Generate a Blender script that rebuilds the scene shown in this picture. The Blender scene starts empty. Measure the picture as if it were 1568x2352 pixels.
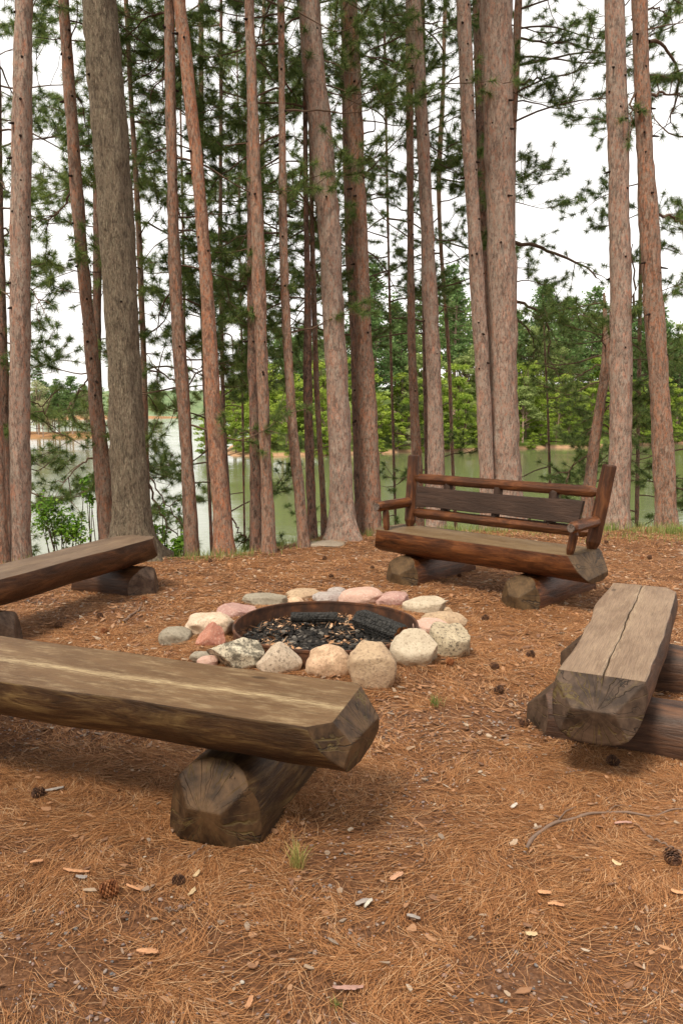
import bpy, bmesh, math, random, time
import numpy as np
from mathutils import Vector, Matrix
T0=time.time()
R=math.radians
rng=np.random.default_rng(7); random.seed(7)
scn=bpy.context.scene
col=bpy.context.scene.collection

# ------------------------------------------------------------------ camera model (positions were surveyed off the photograph)
F=1829.0; CX=784.0; CY=1176.0; H=1.5; PT=math.atan(248/1829)
def ray(u,v):
    a=(u-CX)/F; b=-(v-CY)/F
    return np.array([a, math.cos(PT)+b*math.sin(PT), -math.sin(PT)+b*math.cos(PT)])
def P(u,v,z=0.0):
    d=ray(u,v); t=(z-H)/d[2]; return (d[0]*t, d[1]*t)
def PY(u,v,Y):
    d=ray(u,v); t=Y/d[1]; return np.array([d[0]*t, Y, H+d[2]*t])

# ------------------------------------------------------------------ numpy noise
def _h(ix,iy,iz,s):
    n=(ix*374761393+iy*668265263+iz*2147483647+s*1274126177)&0xffffffff
    n=((n^(n>>13))*1274126177)&0xffffffff
    n=((n^(n>>16))*2246822519)&0xffffffff
    return ((n^(n>>15))&0xffffff)/float(0xffffff)
def vn(p,s=0):
    s=int(s*7) if s!=int(s) else int(s)
    p=np.asarray(p,dtype=np.float64)
    i=np.floor(p).astype(np.int64); f=p-i; f=f*f*(3-2*f)
    x,y,z=i[...,0],i[...,1],i[...,2]; fx,fy,fz=f[...,0],f[...,1],f[...,2]
    def L(a,b,t): return a+(b-a)*t
    c=[[[ _h(x+a,y+b,z+d,s) for d in (0,1)] for b in (0,1)] for a in (0,1)]
    return L(L(L(c[0][0][0],c[1][0][0],fx),L(c[0][1][0],c[1][1][0],fx),fy),
             L(L(c[0][0][1],c[1][0][1],fx),L(c[0][1][1],c[1][1][1],fx),fy),fz)*2-1
def n3(x,y,z=0.0,s=0):
    x=np.asarray(x,dtype=float); return vn(np.stack([x,np.broadcast_to(y,x.shape),np.broadcast_to(z,x.shape)],-1),s)
def fbm(x,y,z=0.0,s=0,o=3):
    r=0;a=1.0;k=1.0
    for i in range(o):
        r=r+a*n3(np.asarray(x)*k,np.asarray(y)*k,np.asarray(z)*k,s+i*17); a*=.5;k*=2.03
    return r

# ------------------------------------------------------------------ mesh helpers
def mesh_np(name,V,polys,mats,smooth=False):
    """polys: list of (F array (m,k), material index)"""
    me=bpy.data.meshes.new(name); V=np.asarray(V,dtype=np.float32)
    loops=[];starts=[];tot=[];mi=[];o=0
    for Fa,m in polys:
        Fa=np.asarray(Fa,dtype=np.int32)
        if len(Fa)==0: continue
        k=Fa.shape[1]; loops.append(Fa.ravel()); starts.append(o+np.arange(len(Fa))*k); tot.append(np.full(len(Fa),k))
        mi.append(np.full(len(Fa),m)); o+=Fa.size
    loops=np.concatenate(loops).astype(np.int32); starts=np.concatenate(starts).astype(np.int32)
    mi=np.concatenate(mi).astype(np.int32)
    me.vertices.add(len(V)); me.vertices.foreach_set('co',V.ravel())
    me.loops.add(len(loops)); me.loops.foreach_set('vertex_index',loops)
    me.polygons.add(len(starts)); me.polygons.foreach_set('loop_start',starts)
    me.polygons.foreach_set('material_index',mi)
    me.polygons.foreach_set('use_smooth',np.full(len(starts),bool(smooth)))
    me.update(calc_edges=True); me.validate()
    for m in mats: me.materials.append(m)
    return me
def link(name,me,parent=None,loc=None,rot=None):
    o=bpy.data.objects.new(name,me); col.objects.link(o)
    if parent is not None: o.parent=parent
    if loc is not None: o.location=loc
    if rot is not None: o.rotation_euler=rot
    return o
def tag(o,label=None,cat=None,group=None,kind=None):
    if label: o['label']=label
    if cat: o['category']=cat
    if group: o['group']=group
    if kind: o['kind']=kind
    return o
def empty(name,loc,rz=0): return link(name,None,None,loc,(0,0,rz))
class MB:
    def __init__(s): s.V=[];s.P=[];s.n=0
    def add(s,V,polys):
        V=np.asarray(V,dtype=float); 
        for Fa,m in polys: s.P.append((np.asarray(Fa)+s.n,m))
        s.V.append(V); s.n+=len(V)
    def mesh(s,name,mats,smooth=False):
        by={}
        for Fa,m in s.P:
            if len(Fa): by.setdefault((Fa.shape[1],m),[]).append(Fa)
        return mesh_np(name,np.concatenate(s.V),[(np.concatenate(v),k[1]) for k,v in by.items()],mats,smooth)
def tube(mb,pts,rad,seg=8,mat=0,caps=True,capmat=None):
    pts=np.asarray(pts,dtype=float); n=len(pts); rad=np.broadcast_to(np.asarray(rad,dtype=float),(n,))
    tg=np.gradient(pts,axis=0); tg/=np.linalg.norm(tg,axis=1)[:,None]+1e-9
    up=np.array([0,0,1.0]) if abs(tg[0][2])<.9 else np.array([1.0,0,0])
    a=np.cross(tg,up); a/=np.linalg.norm(a,axis=1)[:,None]+1e-9; b=np.cross(a,tg)
    th=np.linspace(0,2*math.pi,seg,endpoint=False)
    V=pts[:,None,:]+rad[:,None,None]*(np.cos(th)[None,:,None]*a[:,None,:]+np.sin(th)[None,:,None]*b[:,None,:])
    V=V.reshape(-1,3); i=np.arange(n-1)[:,None]*seg; j=np.arange(seg)[None,:]; k=(j+1)%seg
    Fq=np.stack([i+j,i+k,i+seg+k,i+seg+j],-1).reshape(-1,4)
    polys=[(Fq,mat)]
    if caps:
        cm=mat if capmat is None else capmat
        polys.append((np.arange(seg)[None,:],cm)); polys.append(((n-1)*seg+np.arange(seg)[::-1][None,:],cm))
    mb.add(V,polys)

# ------------------------------------------------------------------ material helpers
class NT:
    def __init__(s,name):
        s.m=bpy.data.materials.new(name); s.m.use_nodes=True; s.t=s.m.node_tree; s.t.nodes.clear()
        s.out=s.t.nodes.new('ShaderNodeOutputMaterial'); s.b=s.t.nodes.new('ShaderNodeBsdfPrincipled')
        s.t.links.new(s.b.outputs[0],s.out.inputs[0])
    def n(s,ty,**k):
        nd=s.t.nodes.new(ty)
        for a,v in k.items(): setattr(nd,a,v)
        return nd
    def l(s,a,b): s.t.links.new(a,b)
    def coord(s,scale=(1,1,1),kind='Object',loc=(0,0,0)):
        tc=s.n('ShaderNodeTexCoord'); mp=s.n('ShaderNodeMapping'); s.l(tc.outputs[kind],mp.inputs[0])
        mp.inputs['Scale'].default_value=scale; mp.inputs['Location'].default_value=loc
        return mp.outputs[0]
    def noise(s,vec,scale,detail=4,rough=.55,dist=0):
        nd=s.n('ShaderNodeTexNoise'); s.l(vec,nd.inputs['Vector']); nd.inputs['Scale'].default_value=scale
        nd.inputs['Detail'].default_value=detail; nd.inputs['Roughness'].default_value=rough; nd.inputs['Distortion'].default_value=dist
        return nd.outputs['Fac']
    def voro(s,vec,scale,feat='F1',out='Distance',rnd=1):
        nd=s.n('ShaderNodeTexVoronoi',feature=feat); s.l(vec,nd.inputs['Vector']); nd.inputs['Scale'].default_value=scale
        nd.inputs['Randomness'].default_value=rnd
        return nd.outputs[out]
    def ramp(s,fac,stops,interp='LINEAR'):
        nd=s.n('ShaderNodeValToRGB'); s.l(fac,nd.inputs[0]); cr=nd.color_ramp; cr.interpolation=interp
        while len(cr.elements)<len(stops): cr.elements.new(.5)
        for e,(p,c) in zip(cr.elements,stops):
            e.position=p; e.color=(c,c,c,1) if isinstance(c,(int,float)) else (*c,1)
        return nd.outputs[0]
    def mix(s,fac,a,b,blend='MIX'):
        nd=s.n('ShaderNodeMix',data_type='RGBA',blend_type=blend)
        for i,x in ((0,fac),(6,a),(7,b)):
            if isinstance(x,(int,float)): nd.inputs[i].default_value=x if i==0 else (x,x,x,1)
            elif isinstance(x,tuple): nd.inputs[i].default_value=(*x,1)
            else: s.l(x,nd.inputs[i])
        return nd.outputs[2]
    def math(s,op,a,b=0.0,clamp=False):
        nd=s.n('ShaderNodeMath',operation=op,use_clamp=clamp)
        for i,x in enumerate((a,b)):
            if isinstance(x,(int,float)): nd.inputs[i].default_value=x
            else: s.l(x,nd.inputs[i])
        return nd.outputs[0]
    def bump(s,h,strength=.5,dist=.01,normal=None):
        nd=s.n('ShaderNodeBump'); s.l(h,nd.inputs['Height']); nd.inputs['Strength'].default_value=strength
        nd.inputs['Distance'].default_value=dist
        if normal is not None: s.l(normal,nd.inputs['Normal'])
        return nd.outputs[0]
    def fin(s,color=None,rough=.8,normal=None,spec=.5):
        if color is not None:
            if isinstance(color,tuple): s.b.inputs['Base Color'].default_value=(*color,1)
            else: s.l(color,s.b.inputs['Base Color'])
        if isinstance(rough,(int,float)): s.b.inputs['Roughness'].default_value=rough
        else: s.l(rough,s.b.inputs['Roughness'])
        s.b.inputs['Specular IOR Level'].default_value=spec
        if normal is not None: s.l(normal,s.b.inputs['Normal'])
        return s.m
def island_mat(name,stops,rough=.75,trans=0.0,noise=False,spec=.3):
    t=NT(name); g=t.n('ShaderNodeNewGeometry'); c=t.ramp(g.outputs['Random Per Island'],stops)
    if noise:
        v=t.coord(); c=t.mix(t.math('MULTIPLY',t.noise(v,90,3),.6),c,(.08,.06,.05),'MIX')
    t.fin(c,rough,None,spec)
    if trans>0:
        tr=t.n('ShaderNodeBsdfTranslucent'); t.l(c,tr.inputs[0]); mx=t.n('ShaderNodeMixShader'); mx.inputs[0].default_value=trans
        t.l(t.b.outputs[0],mx.inputs[1]); t.l(tr.outputs[0],mx.inputs[2]); t.l(mx.outputs[0],t.out.inputs[0])
    return t.m
def bark_mat(name,c_pl,c_or,c_gr,c_cr,sc=1.0,stretch=.32,crack=.05,bump=1.0,crk=.7,orange=.6):
    t=NT(name); v=t.coord((1,1,stretch))
    nd=t.n('ShaderNodeTexNoise'); t.l(v,nd.inputs['Vector']); nd.inputs['Scale'].default_value=22*sc; nd.inputs['Detail'].default_value=5; nd.inputs['Roughness'].default_value=.7
    vm=t.n('ShaderNodeVectorMath',operation='MULTIPLY_ADD'); t.l(nd.outputs['Color'],vm.inputs[0]); vm.inputs[1].default_value=(.10/sc,.10/sc,.16/sc); t.l(v,vm.inputs[2])
    w=vm.outputs[0]
    e=t.voro(w,20*sc,'DISTANCE_TO_EDGE'); e2=t.voro(w,46*sc,'DISTANCE_TO_EDGE')
    fl=t.noise(w,19*sc,5,.68); cell=t.n('ShaderNodeTexVoronoi'); t.l(w,cell.inputs['Vector']); cell.inputs['Scale'].default_value=40*sc; spc=t.n('ShaderNodeSeparateColor'); t.l(cell.outputs['Color'],spc.inputs[0]); fine=t.noise(t.coord((1,1,.45)),130,4,.7); big=t.noise(t.coord((1,1,.35)),4,3)
    k=t.math('ADD',t.math('ADD',t.math('MULTIPLY',fl,.62),t.math('MULTIPLY',big,.14)),t.math('MULTIPLY',spc.outputs[0],.24))
    base=t.ramp(k,[(.33,c_cr),(.39,c_gr),(.49,c_pl),(.57,c_pl),(.66,c_or)])
    base=t.mix(t.math('MULTIPLY',t.ramp(t.noise(t.coord((1,1,.6),loc=(5,2,1)),34*sc,5,.7),[(.51,0.0),(.57,1.0)]),orange),base,c_or)
    base=t.mix(t.ramp(fine,[(.48,.0),(.68,.75)]),base,c_gr); base=t.mix(t.ramp(t.noise(t.coord((1,1,.3),loc=(1,7,3)),60,5,.75),[(.38,.85),(.47,.0)]),base,c_cr); base=t.mix(t.ramp(t.noise(t.coord((1,1,.35),loc=(8,1,2)),24,4,.7),[(.37,.7),(.45,.0)]),base,c_cr)
    msk=t.ramp(t.noise(v,9*sc,4,.7),[(.42,.0),(.56,1.0)])
    cr=t.math('MULTIPLY',t.ramp(e,[(0,1.0),(crack,.6),(crack*3.2,0.0)]),msk); cr2=t.math('MULTIPLY',t.ramp(e2,[(0,.7),(crack*1.5,0.0)]),t.math('SUBTRACT',1.1,msk))
    base=t.mix(t.math('MULTIPLY',t.math('MAXIMUM',cr,cr2),crk),base,c_cr)
    h=t.math('ADD',t.math('MULTIPLY',t.ramp(e,[(0,0.0),(.10,1.0)]),.22),t.math('MULTIPLY',fine,.8))
    h=t.math('ADD',h,t.math('MULTIPLY',fl,1.1))
    return t.fin(base,.9,t.bump(h,bump,.012),.15)

M={}
M['bark_red']=bark_mat('bark_red_pine',(0.378,0.244,0.182),(.512,.201,.104),(0.390,0.316,0.255),(.130,.080,.060))
M['bark_pink']=bark_mat('bark_pink_pine',(0.451,0.323,0.262),(.549,.250,.159),(0.464,0.395,0.329),(.160,.110,.090),orange=.45)
M['bark_orange']=bark_mat('bark_orange_pine',(0.439,0.251,0.167),(.610,.207,.091),(0.427,0.323,0.255),(.150,.080,.060),1.0,.4)
M['bark_grey']=bark_mat('bark_grey_pine',(.285,.217,.158),(.330,.247,.173),(.405,.352,.247),(.090,.068,.050),3.0,.24,.11,1.2,.8,.35)
M['bark_dark']=bark_mat('bark_dark_pine',(.270,.169,.135),(.405,.169,.101),(.288,.220,.169),(.056,.037,.031))  # darker red-brown bark for rear stems; their shade is put into the colour
M['twig']=NT('twig_bark').fin((.13,.085,.06),.9,None,.1)
M['knot']=NT('knot').fin((.03,.02,.016),.9,None,.1)
M['needle']=island_mat('pine_needles',[(0,(.049,.098,.024)),(.45,(.110,.183,.046)),(.8,(.195,.262,.071)),(1,(.329,.366,.110))],.5,.45,spec=.35)
M['needle_lt']=island_mat('pine_needles_light',[(0,(.071,.130,.033)),(.5,(.165,.236,.061)),(1,(.319,.378,.106))],.5,.45,spec=.35)

# ------------------------------------------------------------------ terrain
EX=np.array([-30,-3.3,-1.8,-1.1,-.74,-.4,.08,2,4,10,40]); EY=np.array([7.0,7.55,7.6,7.85,8.25,8.6,8.9,9.3,9.5,9.6,10.5])
def edge(x): return np.interp(x,EX,EY)
RC=np.array([-.10,4.86]); RR=.575
def ground(x,y):
    x=np.asarray(x,dtype=float); y=np.asarray(y,dtype=float)
    z=.022*fbm(x*.9,y*.9,0,3,3)+.006*fbm(x*6,y*6,0,9,2)
    r=np.hypot(x-RC[0],y-RC[1]); z=z+.06*np.exp(-((r-.70)/.20)**2)
    z=np.where(r<RR-.02,z*.3-.01,z)
    e=edge(x)+.12*n3(x*1.3,0*x,0,5); d=np.maximum(y-e,0)
    return z+ -.62*d*d/(d+.5) *(1+.0*d)
def build_grid(xs,ys,zf):
    X,Y=np.meshgrid(xs,ys); Z=zf(X,Y); V=np.stack([X,Y,Z],-1).reshape(-1,3); nx=len(xs); ny=len(ys)
    i=np.arange(ny-1)[:,None]*nx; j=np.arange(nx-1)[None,:]
    return V,np.stack([i+j,i+j+1,i+nx+j+1,i+nx+j],-1).reshape(-1,4)
xs=np.concatenate([np.linspace(-60,-8,27),np.linspace(-7.6,-4.1,12),np.arange(-4,5.01,.035),np.linspace(5.4,9,12),np.linspace(10,60,26)])
ys=np.concatenate([np.linspace(-40,0,18),np.linspace(.3,1.1,4),np.arange(1.2,10.4,.035),np.linspace(10.6,24,46)])
V,Fq=build_grid(xs,ys,lambda X,Y:np.maximum(ground(X,Y),-7.5))
t=NT('forest_floor'); v=t.coord()
a=t.noise(v,2.2,5,.6); b=t.noise(v,60,6,.7); c=t.voro(t.coord((1,1,1)),150,'F1','Color')
gray=t.n('ShaderNodeSeparateColor'); t.l(c,gray.inputs[0])
base=t.ramp(b,[(.3,(.05,.024,.013)),(.5,(.17,.08,.042)),(.68,(.33,.165,.085))])
soil=t.ramp(gray.outputs[0],[(0,(.09,.045,.028)),(.5,(.20,.10,.06)),(.8,(.20,.13,.095)),(1,(.34,.23,.17))])
base=t.mix(t.ramp(a,[(.50,0.0),(.66,.7)]),base,soil)
h=t.math('ADD',b,t.math('MULTIPLY',gray.outputs[1],.25))
M['floor']=t.fin(base,.95,t.bump(h,.9,.012),.1)
tag(link('ground',mesh_np('ground',V,[(Fq,0)],[M['floor']],True)),kind='structure')

# litter fields
def patch(x,y): return fbm(np.asarray(x)*1.1+3,np.asarray(y)*1.1,0,21,3)    # >0.35: bare gravelly soil
def clear_of_ring(x,y): return np.hypot(x-RC[0],y-RC[1])>RR+.02
def sample_floor(n,y0,y1,power=0.0):
    y=rng.uniform(y0,y1,n*2); w=.47*y+.35; x=rng.uniform(-1,1,n*2)*w.max(); k=np.abs(x)<w
    x,y=x[k],y[k]; k=(y<edge(x)+.6)&clear_of_ring(x,y)
    return x[k][:n],y[k][:n]
def needles(n,y0,y1,wd,length=(.07,.14),lift=.010,skip=.42,mound=None):
    x,y=sample_floor(n,y0,y1)
    keep=rng.uniform(0,1,len(x))<np.clip(1.1-1.8*np.clip(patch(x,y)-.12,0,1),.22,1)*np.clip(.75+.75*fbm(x*7,y*7,0,35,2),.25,1); x,y=x[keep],y[keep]
    ang=fbm(x*2.2,y*2.2,0,31,3)*3.0+rng.normal(0,.6,len(x)); L=rng.uniform(*length,len(x))
    bend=rng.normal(0,.22,len(x)); ti=rng.normal(0,.07,len(x))
    zz=ground(x,y)+rng.uniform(.0015,lift,len(x))
    Vs=[]
    for s in (-.5,0,.5):
        aa=ang+bend*s*2; px=x+np.cos(aa)*L*s; py=y+np.sin(aa)*L*s; pz=zz+ti*L*s*.8
        if s!=0: pz=np.maximum(pz,ground(px,py)+.0008)
        w=wd*(1 if s==0 else .6)*rng.uniform(.7,1.3,len(x))
        nx=-np.sin(aa)*w/2; ny=np.cos(aa)*w/2
        Vs.append(np.stack([px+nx,py+ny,pz],-1)); Vs.append(np.stack([px-nx,py-ny,pz],-1))
    V=np.stack(Vs,1).reshape(-1,3); o=np.arange(len(x))[:,None]*6
    return V,np.concatenate([o+np.array([[0,1,3,2]]),o+np.array([[2,3,5,4]])])
mb=MB()
V,Fq=needles(130000,1.45,3.4,.0014); mb.add(V,[(Fq,0)])
V,Fq=needles(120000,3.3,5.8,.0021,lift=.013); mb.add(V,[(Fq,0)])
V,Fq=needles(110000,5.7,9.8,.0032,(.07,.13),lift=.015); mb.add(V,[(Fq,0)])
M['dry_needles']=island_mat('dry_needles',[(0,(.072,.030,.014)),(.3,(.25,.101,.038)),(.6,(.42,.182,.069)),(.85,(.54,.268,.114)),(1,(.66,.43,.25))],.7,.0,spec=.25)
tag(link('pine_needle_litter',mb.mesh('pine_needle_litter',[M['dry_needles']])),'orange brown carpet of fallen pine needles over the clearing','pine needles',kind='stuff')
# wood chips and bark flakes too many to count
def chips(n,y0,y1,s0,s1,el=2.2,lift=.016):
    x,y=sample_floor(n,y0,y1); n=len(x)
    s=s0*(s1/s0)**(rng.uniform(0,1,n)**1.8); ang=rng.uniform(0,6.28,n); e=rng.uniform(1.2,el*1.6,n); s=s/np.sqrt(e/1.6)
    th=np.linspace(0,2*math.pi,6,endpoint=False)[None,:]+rng.uniform(-.3,.3,(n,6)); rr=rng.uniform(.45,1.15,(n,6))
    lx=np.cos(th)*rr*(s*e/2)[:,None]; ly=np.sin(th)*rr*(s/2)[:,None]
    tx=rng.normal(0,.18,n)[:,None]; ty=rng.normal(0,.25,n)[:,None]
    px=x[:,None]+lx*np.cos(ang)[:,None]-ly*np.sin(ang)[:,None]; py=y[:,None]+lx*np.sin(ang)[:,None]+ly*np.cos(ang)[:,None]
    pz=(ground(x,y)+rng.uniform(.004,lift,n))[:,None]+lx*tx+ly*ty
    top=np.stack([px,py,pz],-1); bot=top-np.array([0,0,1])*(.12*s)[:,None,None]
    V=np.concatenate([top,bot],1).reshape(-1,3); o=np.arange(n)[:,None]*12; j=np.arange(6); k=(j+1)%6
    tp=o+j[None,:]; sd=(o[:,:,None]+np.stack([j,j+6,k+6,k],-1)[None,:,:]).reshape(-1,4)
    return V,tp,sd
mb=MB()
for a_ in [(2600,1.45,3.4,.004,.026),(7500,3.3,5.8,.007,.034),(11000,5.6,9.6,.011,.042)]:
    V,tp,sd=chips(*a_); mb.add(V,[(tp,0),(sd,0)])
M['chips']=island_mat('bark_chips',[(0,(.22,.11,.065)),(.3,(.40,.20,.10)),(.62,(.54,.28,.14)),(.8,(.34,.26,.20)),(.94,(.54,.37,.24)),(1,(.66,.54,.42))],.85,0,True)
tag(link('bark_chip_litter',mb.mesh('bark_chip_litter',[M['chips']])),'small tan and grey wood chips scattered over the pine needles','wood chips',kind='stuff')
# pebbles
ico=bmesh.new(); bmesh.ops.create_icosphere(ico,subdivisions=1,radius=1); IV=np.array([v.co[:] for v in ico.verts]); IF=np.array([[v.index for v in f.verts] for f in ico.faces]); ico.free()
def scatter_ico(mb,x,y,z,s,flat=.6,mat=0):
    n=len(x); rot=rng.uniform(0,6.28,n); sx=s*rng.uniform(.7,1.4,n); sy=s*rng.uniform(.6,1.1,n); sz=s*flat*rng.uniform(.6,1.2,n)
    jit=1+rng.uniform(-.18,.18,(n,len(IV)))
    L=IV[None]*jit[:,:,None]*np.stack([sx,sy,sz],-1)[:,None,:]
    X=L[...,0]*np.cos(rot)[:,None]-L[...,1]*np.sin(rot)[:,None]; Y=L[...,0]*np.sin(rot)[:,None]+L[...,1]*np.cos(rot)[:,None]
    V=np.stack([X+x[:,None],Y+y[:,None],L[...,2]+z[:,None]],-1).reshape(-1,3)
    mb.add(V,[((np.arange(n)[:,None,None]*len(IV)+IF[None]).reshape(-1,3),mat)])
mb=MB()
for n,y0,y1,s0,s1 in [(5600,1.45,3.6,.0022,.0085),(4500,3.4,6,.003,.009),(3000,5.8,9.4,.005,.011)]:
    x,y=sample_floor(n,y0,y1); pp=patch(x,y); k=rng.uniform(0,1,len(x))<np.clip(.22+2.2*(pp-.10),.09,1); x,y=x[k],y[k]
    s=s0*(s1/s0)**(rng.uniform(0,1,len(x))**1.5); scatter_ico(mb,x,y,ground(x,y)+s*.3+.002,s)
M['pebbles']=island_mat('pebbles',[(0,(.12,.12,.125)),(.3,(.23,.20,.19)),(.55,(.34,.22,.19)),(.75,(.36,.25,.20)),(.94,(.34,.31,.28)),(1,(.6,.54,.46))],.8,0)
tag(link('pebble_gravel',mb.mesh('pebble_gravel',[M['pebbles']],True)),'small grey and pink pebbles lying in the bare soil patches','gravel',kind='stuff')

# ------------------------------------------------------------------ benches
def wood_mats(key,top_a,top_b,streak,side_a,side_b,side_c,end_a,end_b,side_rough=.38,moss=(.22,.19,.06),streak_col=(.62,.48,.28),sy=0.0,swid=.05):
    def bev(t): 
        b=t.n('ShaderNodeBevel'); b.samples=4; b.inputs['Radius'].default_value=.014; return b.outputs[0]
    # top: weathered, fine grain along X
    t=NT(key+'_top'); v=t.coord((.6,9,9)); g=t.noise(v,9,6,.65,.6); g2=t.noise(t.coord((1,3,3)),2.4,5,.6)
    fine=t.noise(t.coord((1.6,60,20)),4,4,.75)
    c=t.mix(t.ramp(g2,[(.42,0.0),(.58,1.0)]),top_a,top_b)
    c=t.mix(t.ramp(g,[(.4,.0),(.62,.35)]),c,tuple(x*1.35 for x in top_b))
    c=t.mix(t.ramp(fine,[(.40,.0),(.66,.6)]),c,tuple(x*.5 for x in top_a))
    if streak>0:
        xyz=t.n('ShaderNodeSeparateXYZ'); t.l(t.coord(),xyz.inputs[0])
        wob=t.math('MULTIPLY',t.math('SUBTRACT',t.noise(t.coord((1,0,0)),2.0,4,.6),.5),.10)
        d=t.math('ABSOLUTE',t.math('SUBTRACT',t.math('SUBTRACT',xyz.outputs[1],sy),wob))
        s=t.ramp(t.math('ADD',d,t.math('MULTIPLY',t.noise(t.coord((1.6,16,4)),7,6,.8),.20)),[(.085,1.0),(.105,.5),(swid*2.3,0.0)])
        pat=t.ramp(t.noise(t.coord((1.6,6,1)),3.4,7,.78),[(.50,0.0),(.64,.6)])
        s2=t.math('MULTIPLY',t.math('MAXIMUM',s,t.math('MULTIPLY',pat,.6)),streak,True)
        c=t.mix(s2,c,streak_col)
    kn=t.voro(t.coord((1.3,3.6,1),loc=(.3,.2,0)),1.5); c=t.mix(t.ramp(kn,[(.0,.9),(.05,.75),(.085,.0)]),c,tuple(x*.35 for x in top_a))
    ck=t.ramp(t.noise(t.coord((.7,42,3),loc=(1,3,0)),3.2,3,.6),[(.66,0.0),(.70,.8)]); c=t.mix(ck,c,tuple(x*.3 for x in top_a))
    t.fin(c,.55,t.bump(t.math('SUBTRACT',t.math('ADD',g,t.math('MULTIPLY',fine,.6)),ck),.5,.005,bev(t)),.22); top=t.m
    # side: stained red-brown, satin
    t=NT(key+'_side'); g=t.noise(t.coord((1,6,6)),4,6,.65,.8); g2=t.noise(t.coord((1.2,2.5,2.5)),2.0,4,.6); fine=t.noise(t.coord((2,30,30)),5,4,.7)
    c=t.ramp(g,[(.32,side_a),(.5,side_b),(.68,side_c)])
    c=t.mix(t.ramp(g2,[(.42,0.0),(.66,.75)]),c,side_a)
    c=t.mix(t.ramp(fine,[(.5,.0),(.75,.35)]),c,side_c)
    t.fin(c,t.ramp(g2,[(.3,side_rough),(.7,side_rough+.2)]),t.bump(t.math('ADD',g,t.math('MULTIPLY',fine,.4)),.7,.009,bev(t)),.28); side=t.m
    # end grain: rings round the pith with radial checks
    t=NT(key+'_end'); g=t.noise(t.coord((3,3,3)),4,5,.6)
    xyz=t.n('ShaderNodeSeparateXYZ'); t.l(t.coord(),xyz.inputs[0])
    zc_=t.math('SUBTRACT',t.math('ABSOLUTE',xyz.outputs[2]),.105); an=t.math('ARCTAN2',zc_,xyz.outputs[1]); cb=t.n('ShaderNodeCombineXYZ')
    rr=t.math('SQRT',t.math('ADD',t.math('POWER',xyz.outputs[1],2),t.math('POWER',zc_,2)))
    t.l(t.math('MULTIPLY',an,2.6),cb.inputs[0]); t.l(t.math('MULTIPLY',t.noise(t.coord(),16,3),.9),cb.inputs[1]); t.l(xyz.outputs[0],cb.inputs[2])
    ck=t.voro(cb.outputs[0],1.0,'DISTANCE_TO_EDGE')
    crack=t.math('MULTIPLY',t.ramp(ck,[(.0,1.0),(.012,.7),(.035,0.0)]),t.ramp(t.noise(t.coord(),9,2),[(.4,.15),(.6,1.0)]))
    rings=t.n('ShaderNodeMath',operation='SINE'); t.l(t.math('ADD',t.math('MULTIPLY',rr,300.0),t.math('MULTIPLY',g,9.0)),rings.inputs[0])
    c=t.mix(t.ramp(g,[(.38,0.0),(.62,1.0)]),end_a,end_b)
    c=t.mix(t.math('MULTIPLY',t.math('ADD',rings.outputs[0],1),.08),c,tuple(x*.6 for x in end_a))
    cb2=t.n('ShaderNodeCombineXYZ'); t.l(t.math('MULTIPLY',an,1.9),cb2.inputs[0]); t.l(t.math('ADD',t.math('MULTIPLY',t.noise(t.coord(loc=(4,4,4)),14,3),1.1),7.3),cb2.inputs[1]); t.l(t.math('ADD',xyz.outputs[0],3.0),cb2.inputs[2])
    ck2=t.voro(cb2.outputs[0],1.0,'DISTANCE_TO_EDGE'); dk=t.math('MULTIPLY',t.ramp(ck2,[(.0,.9),(.008,.6),(.018,0.0)]),t.ramp(t.noise(t.coord(loc=(2,8,1)),7,2),[(.40,.1),(.55,1.0)])); c=t.mix(crack,c,moss); c=t.mix(dk,c,(.010,.007,.005)); crack=t.math('MAXIMUM',crack,dk)
    t.fin(c,.55,t.bump(t.math('SUBTRACT',t.math('MULTIPLY',g,.5),crack),.5,.006,bev(t)),.22); end=t.m
    return [side,top,end]
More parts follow.
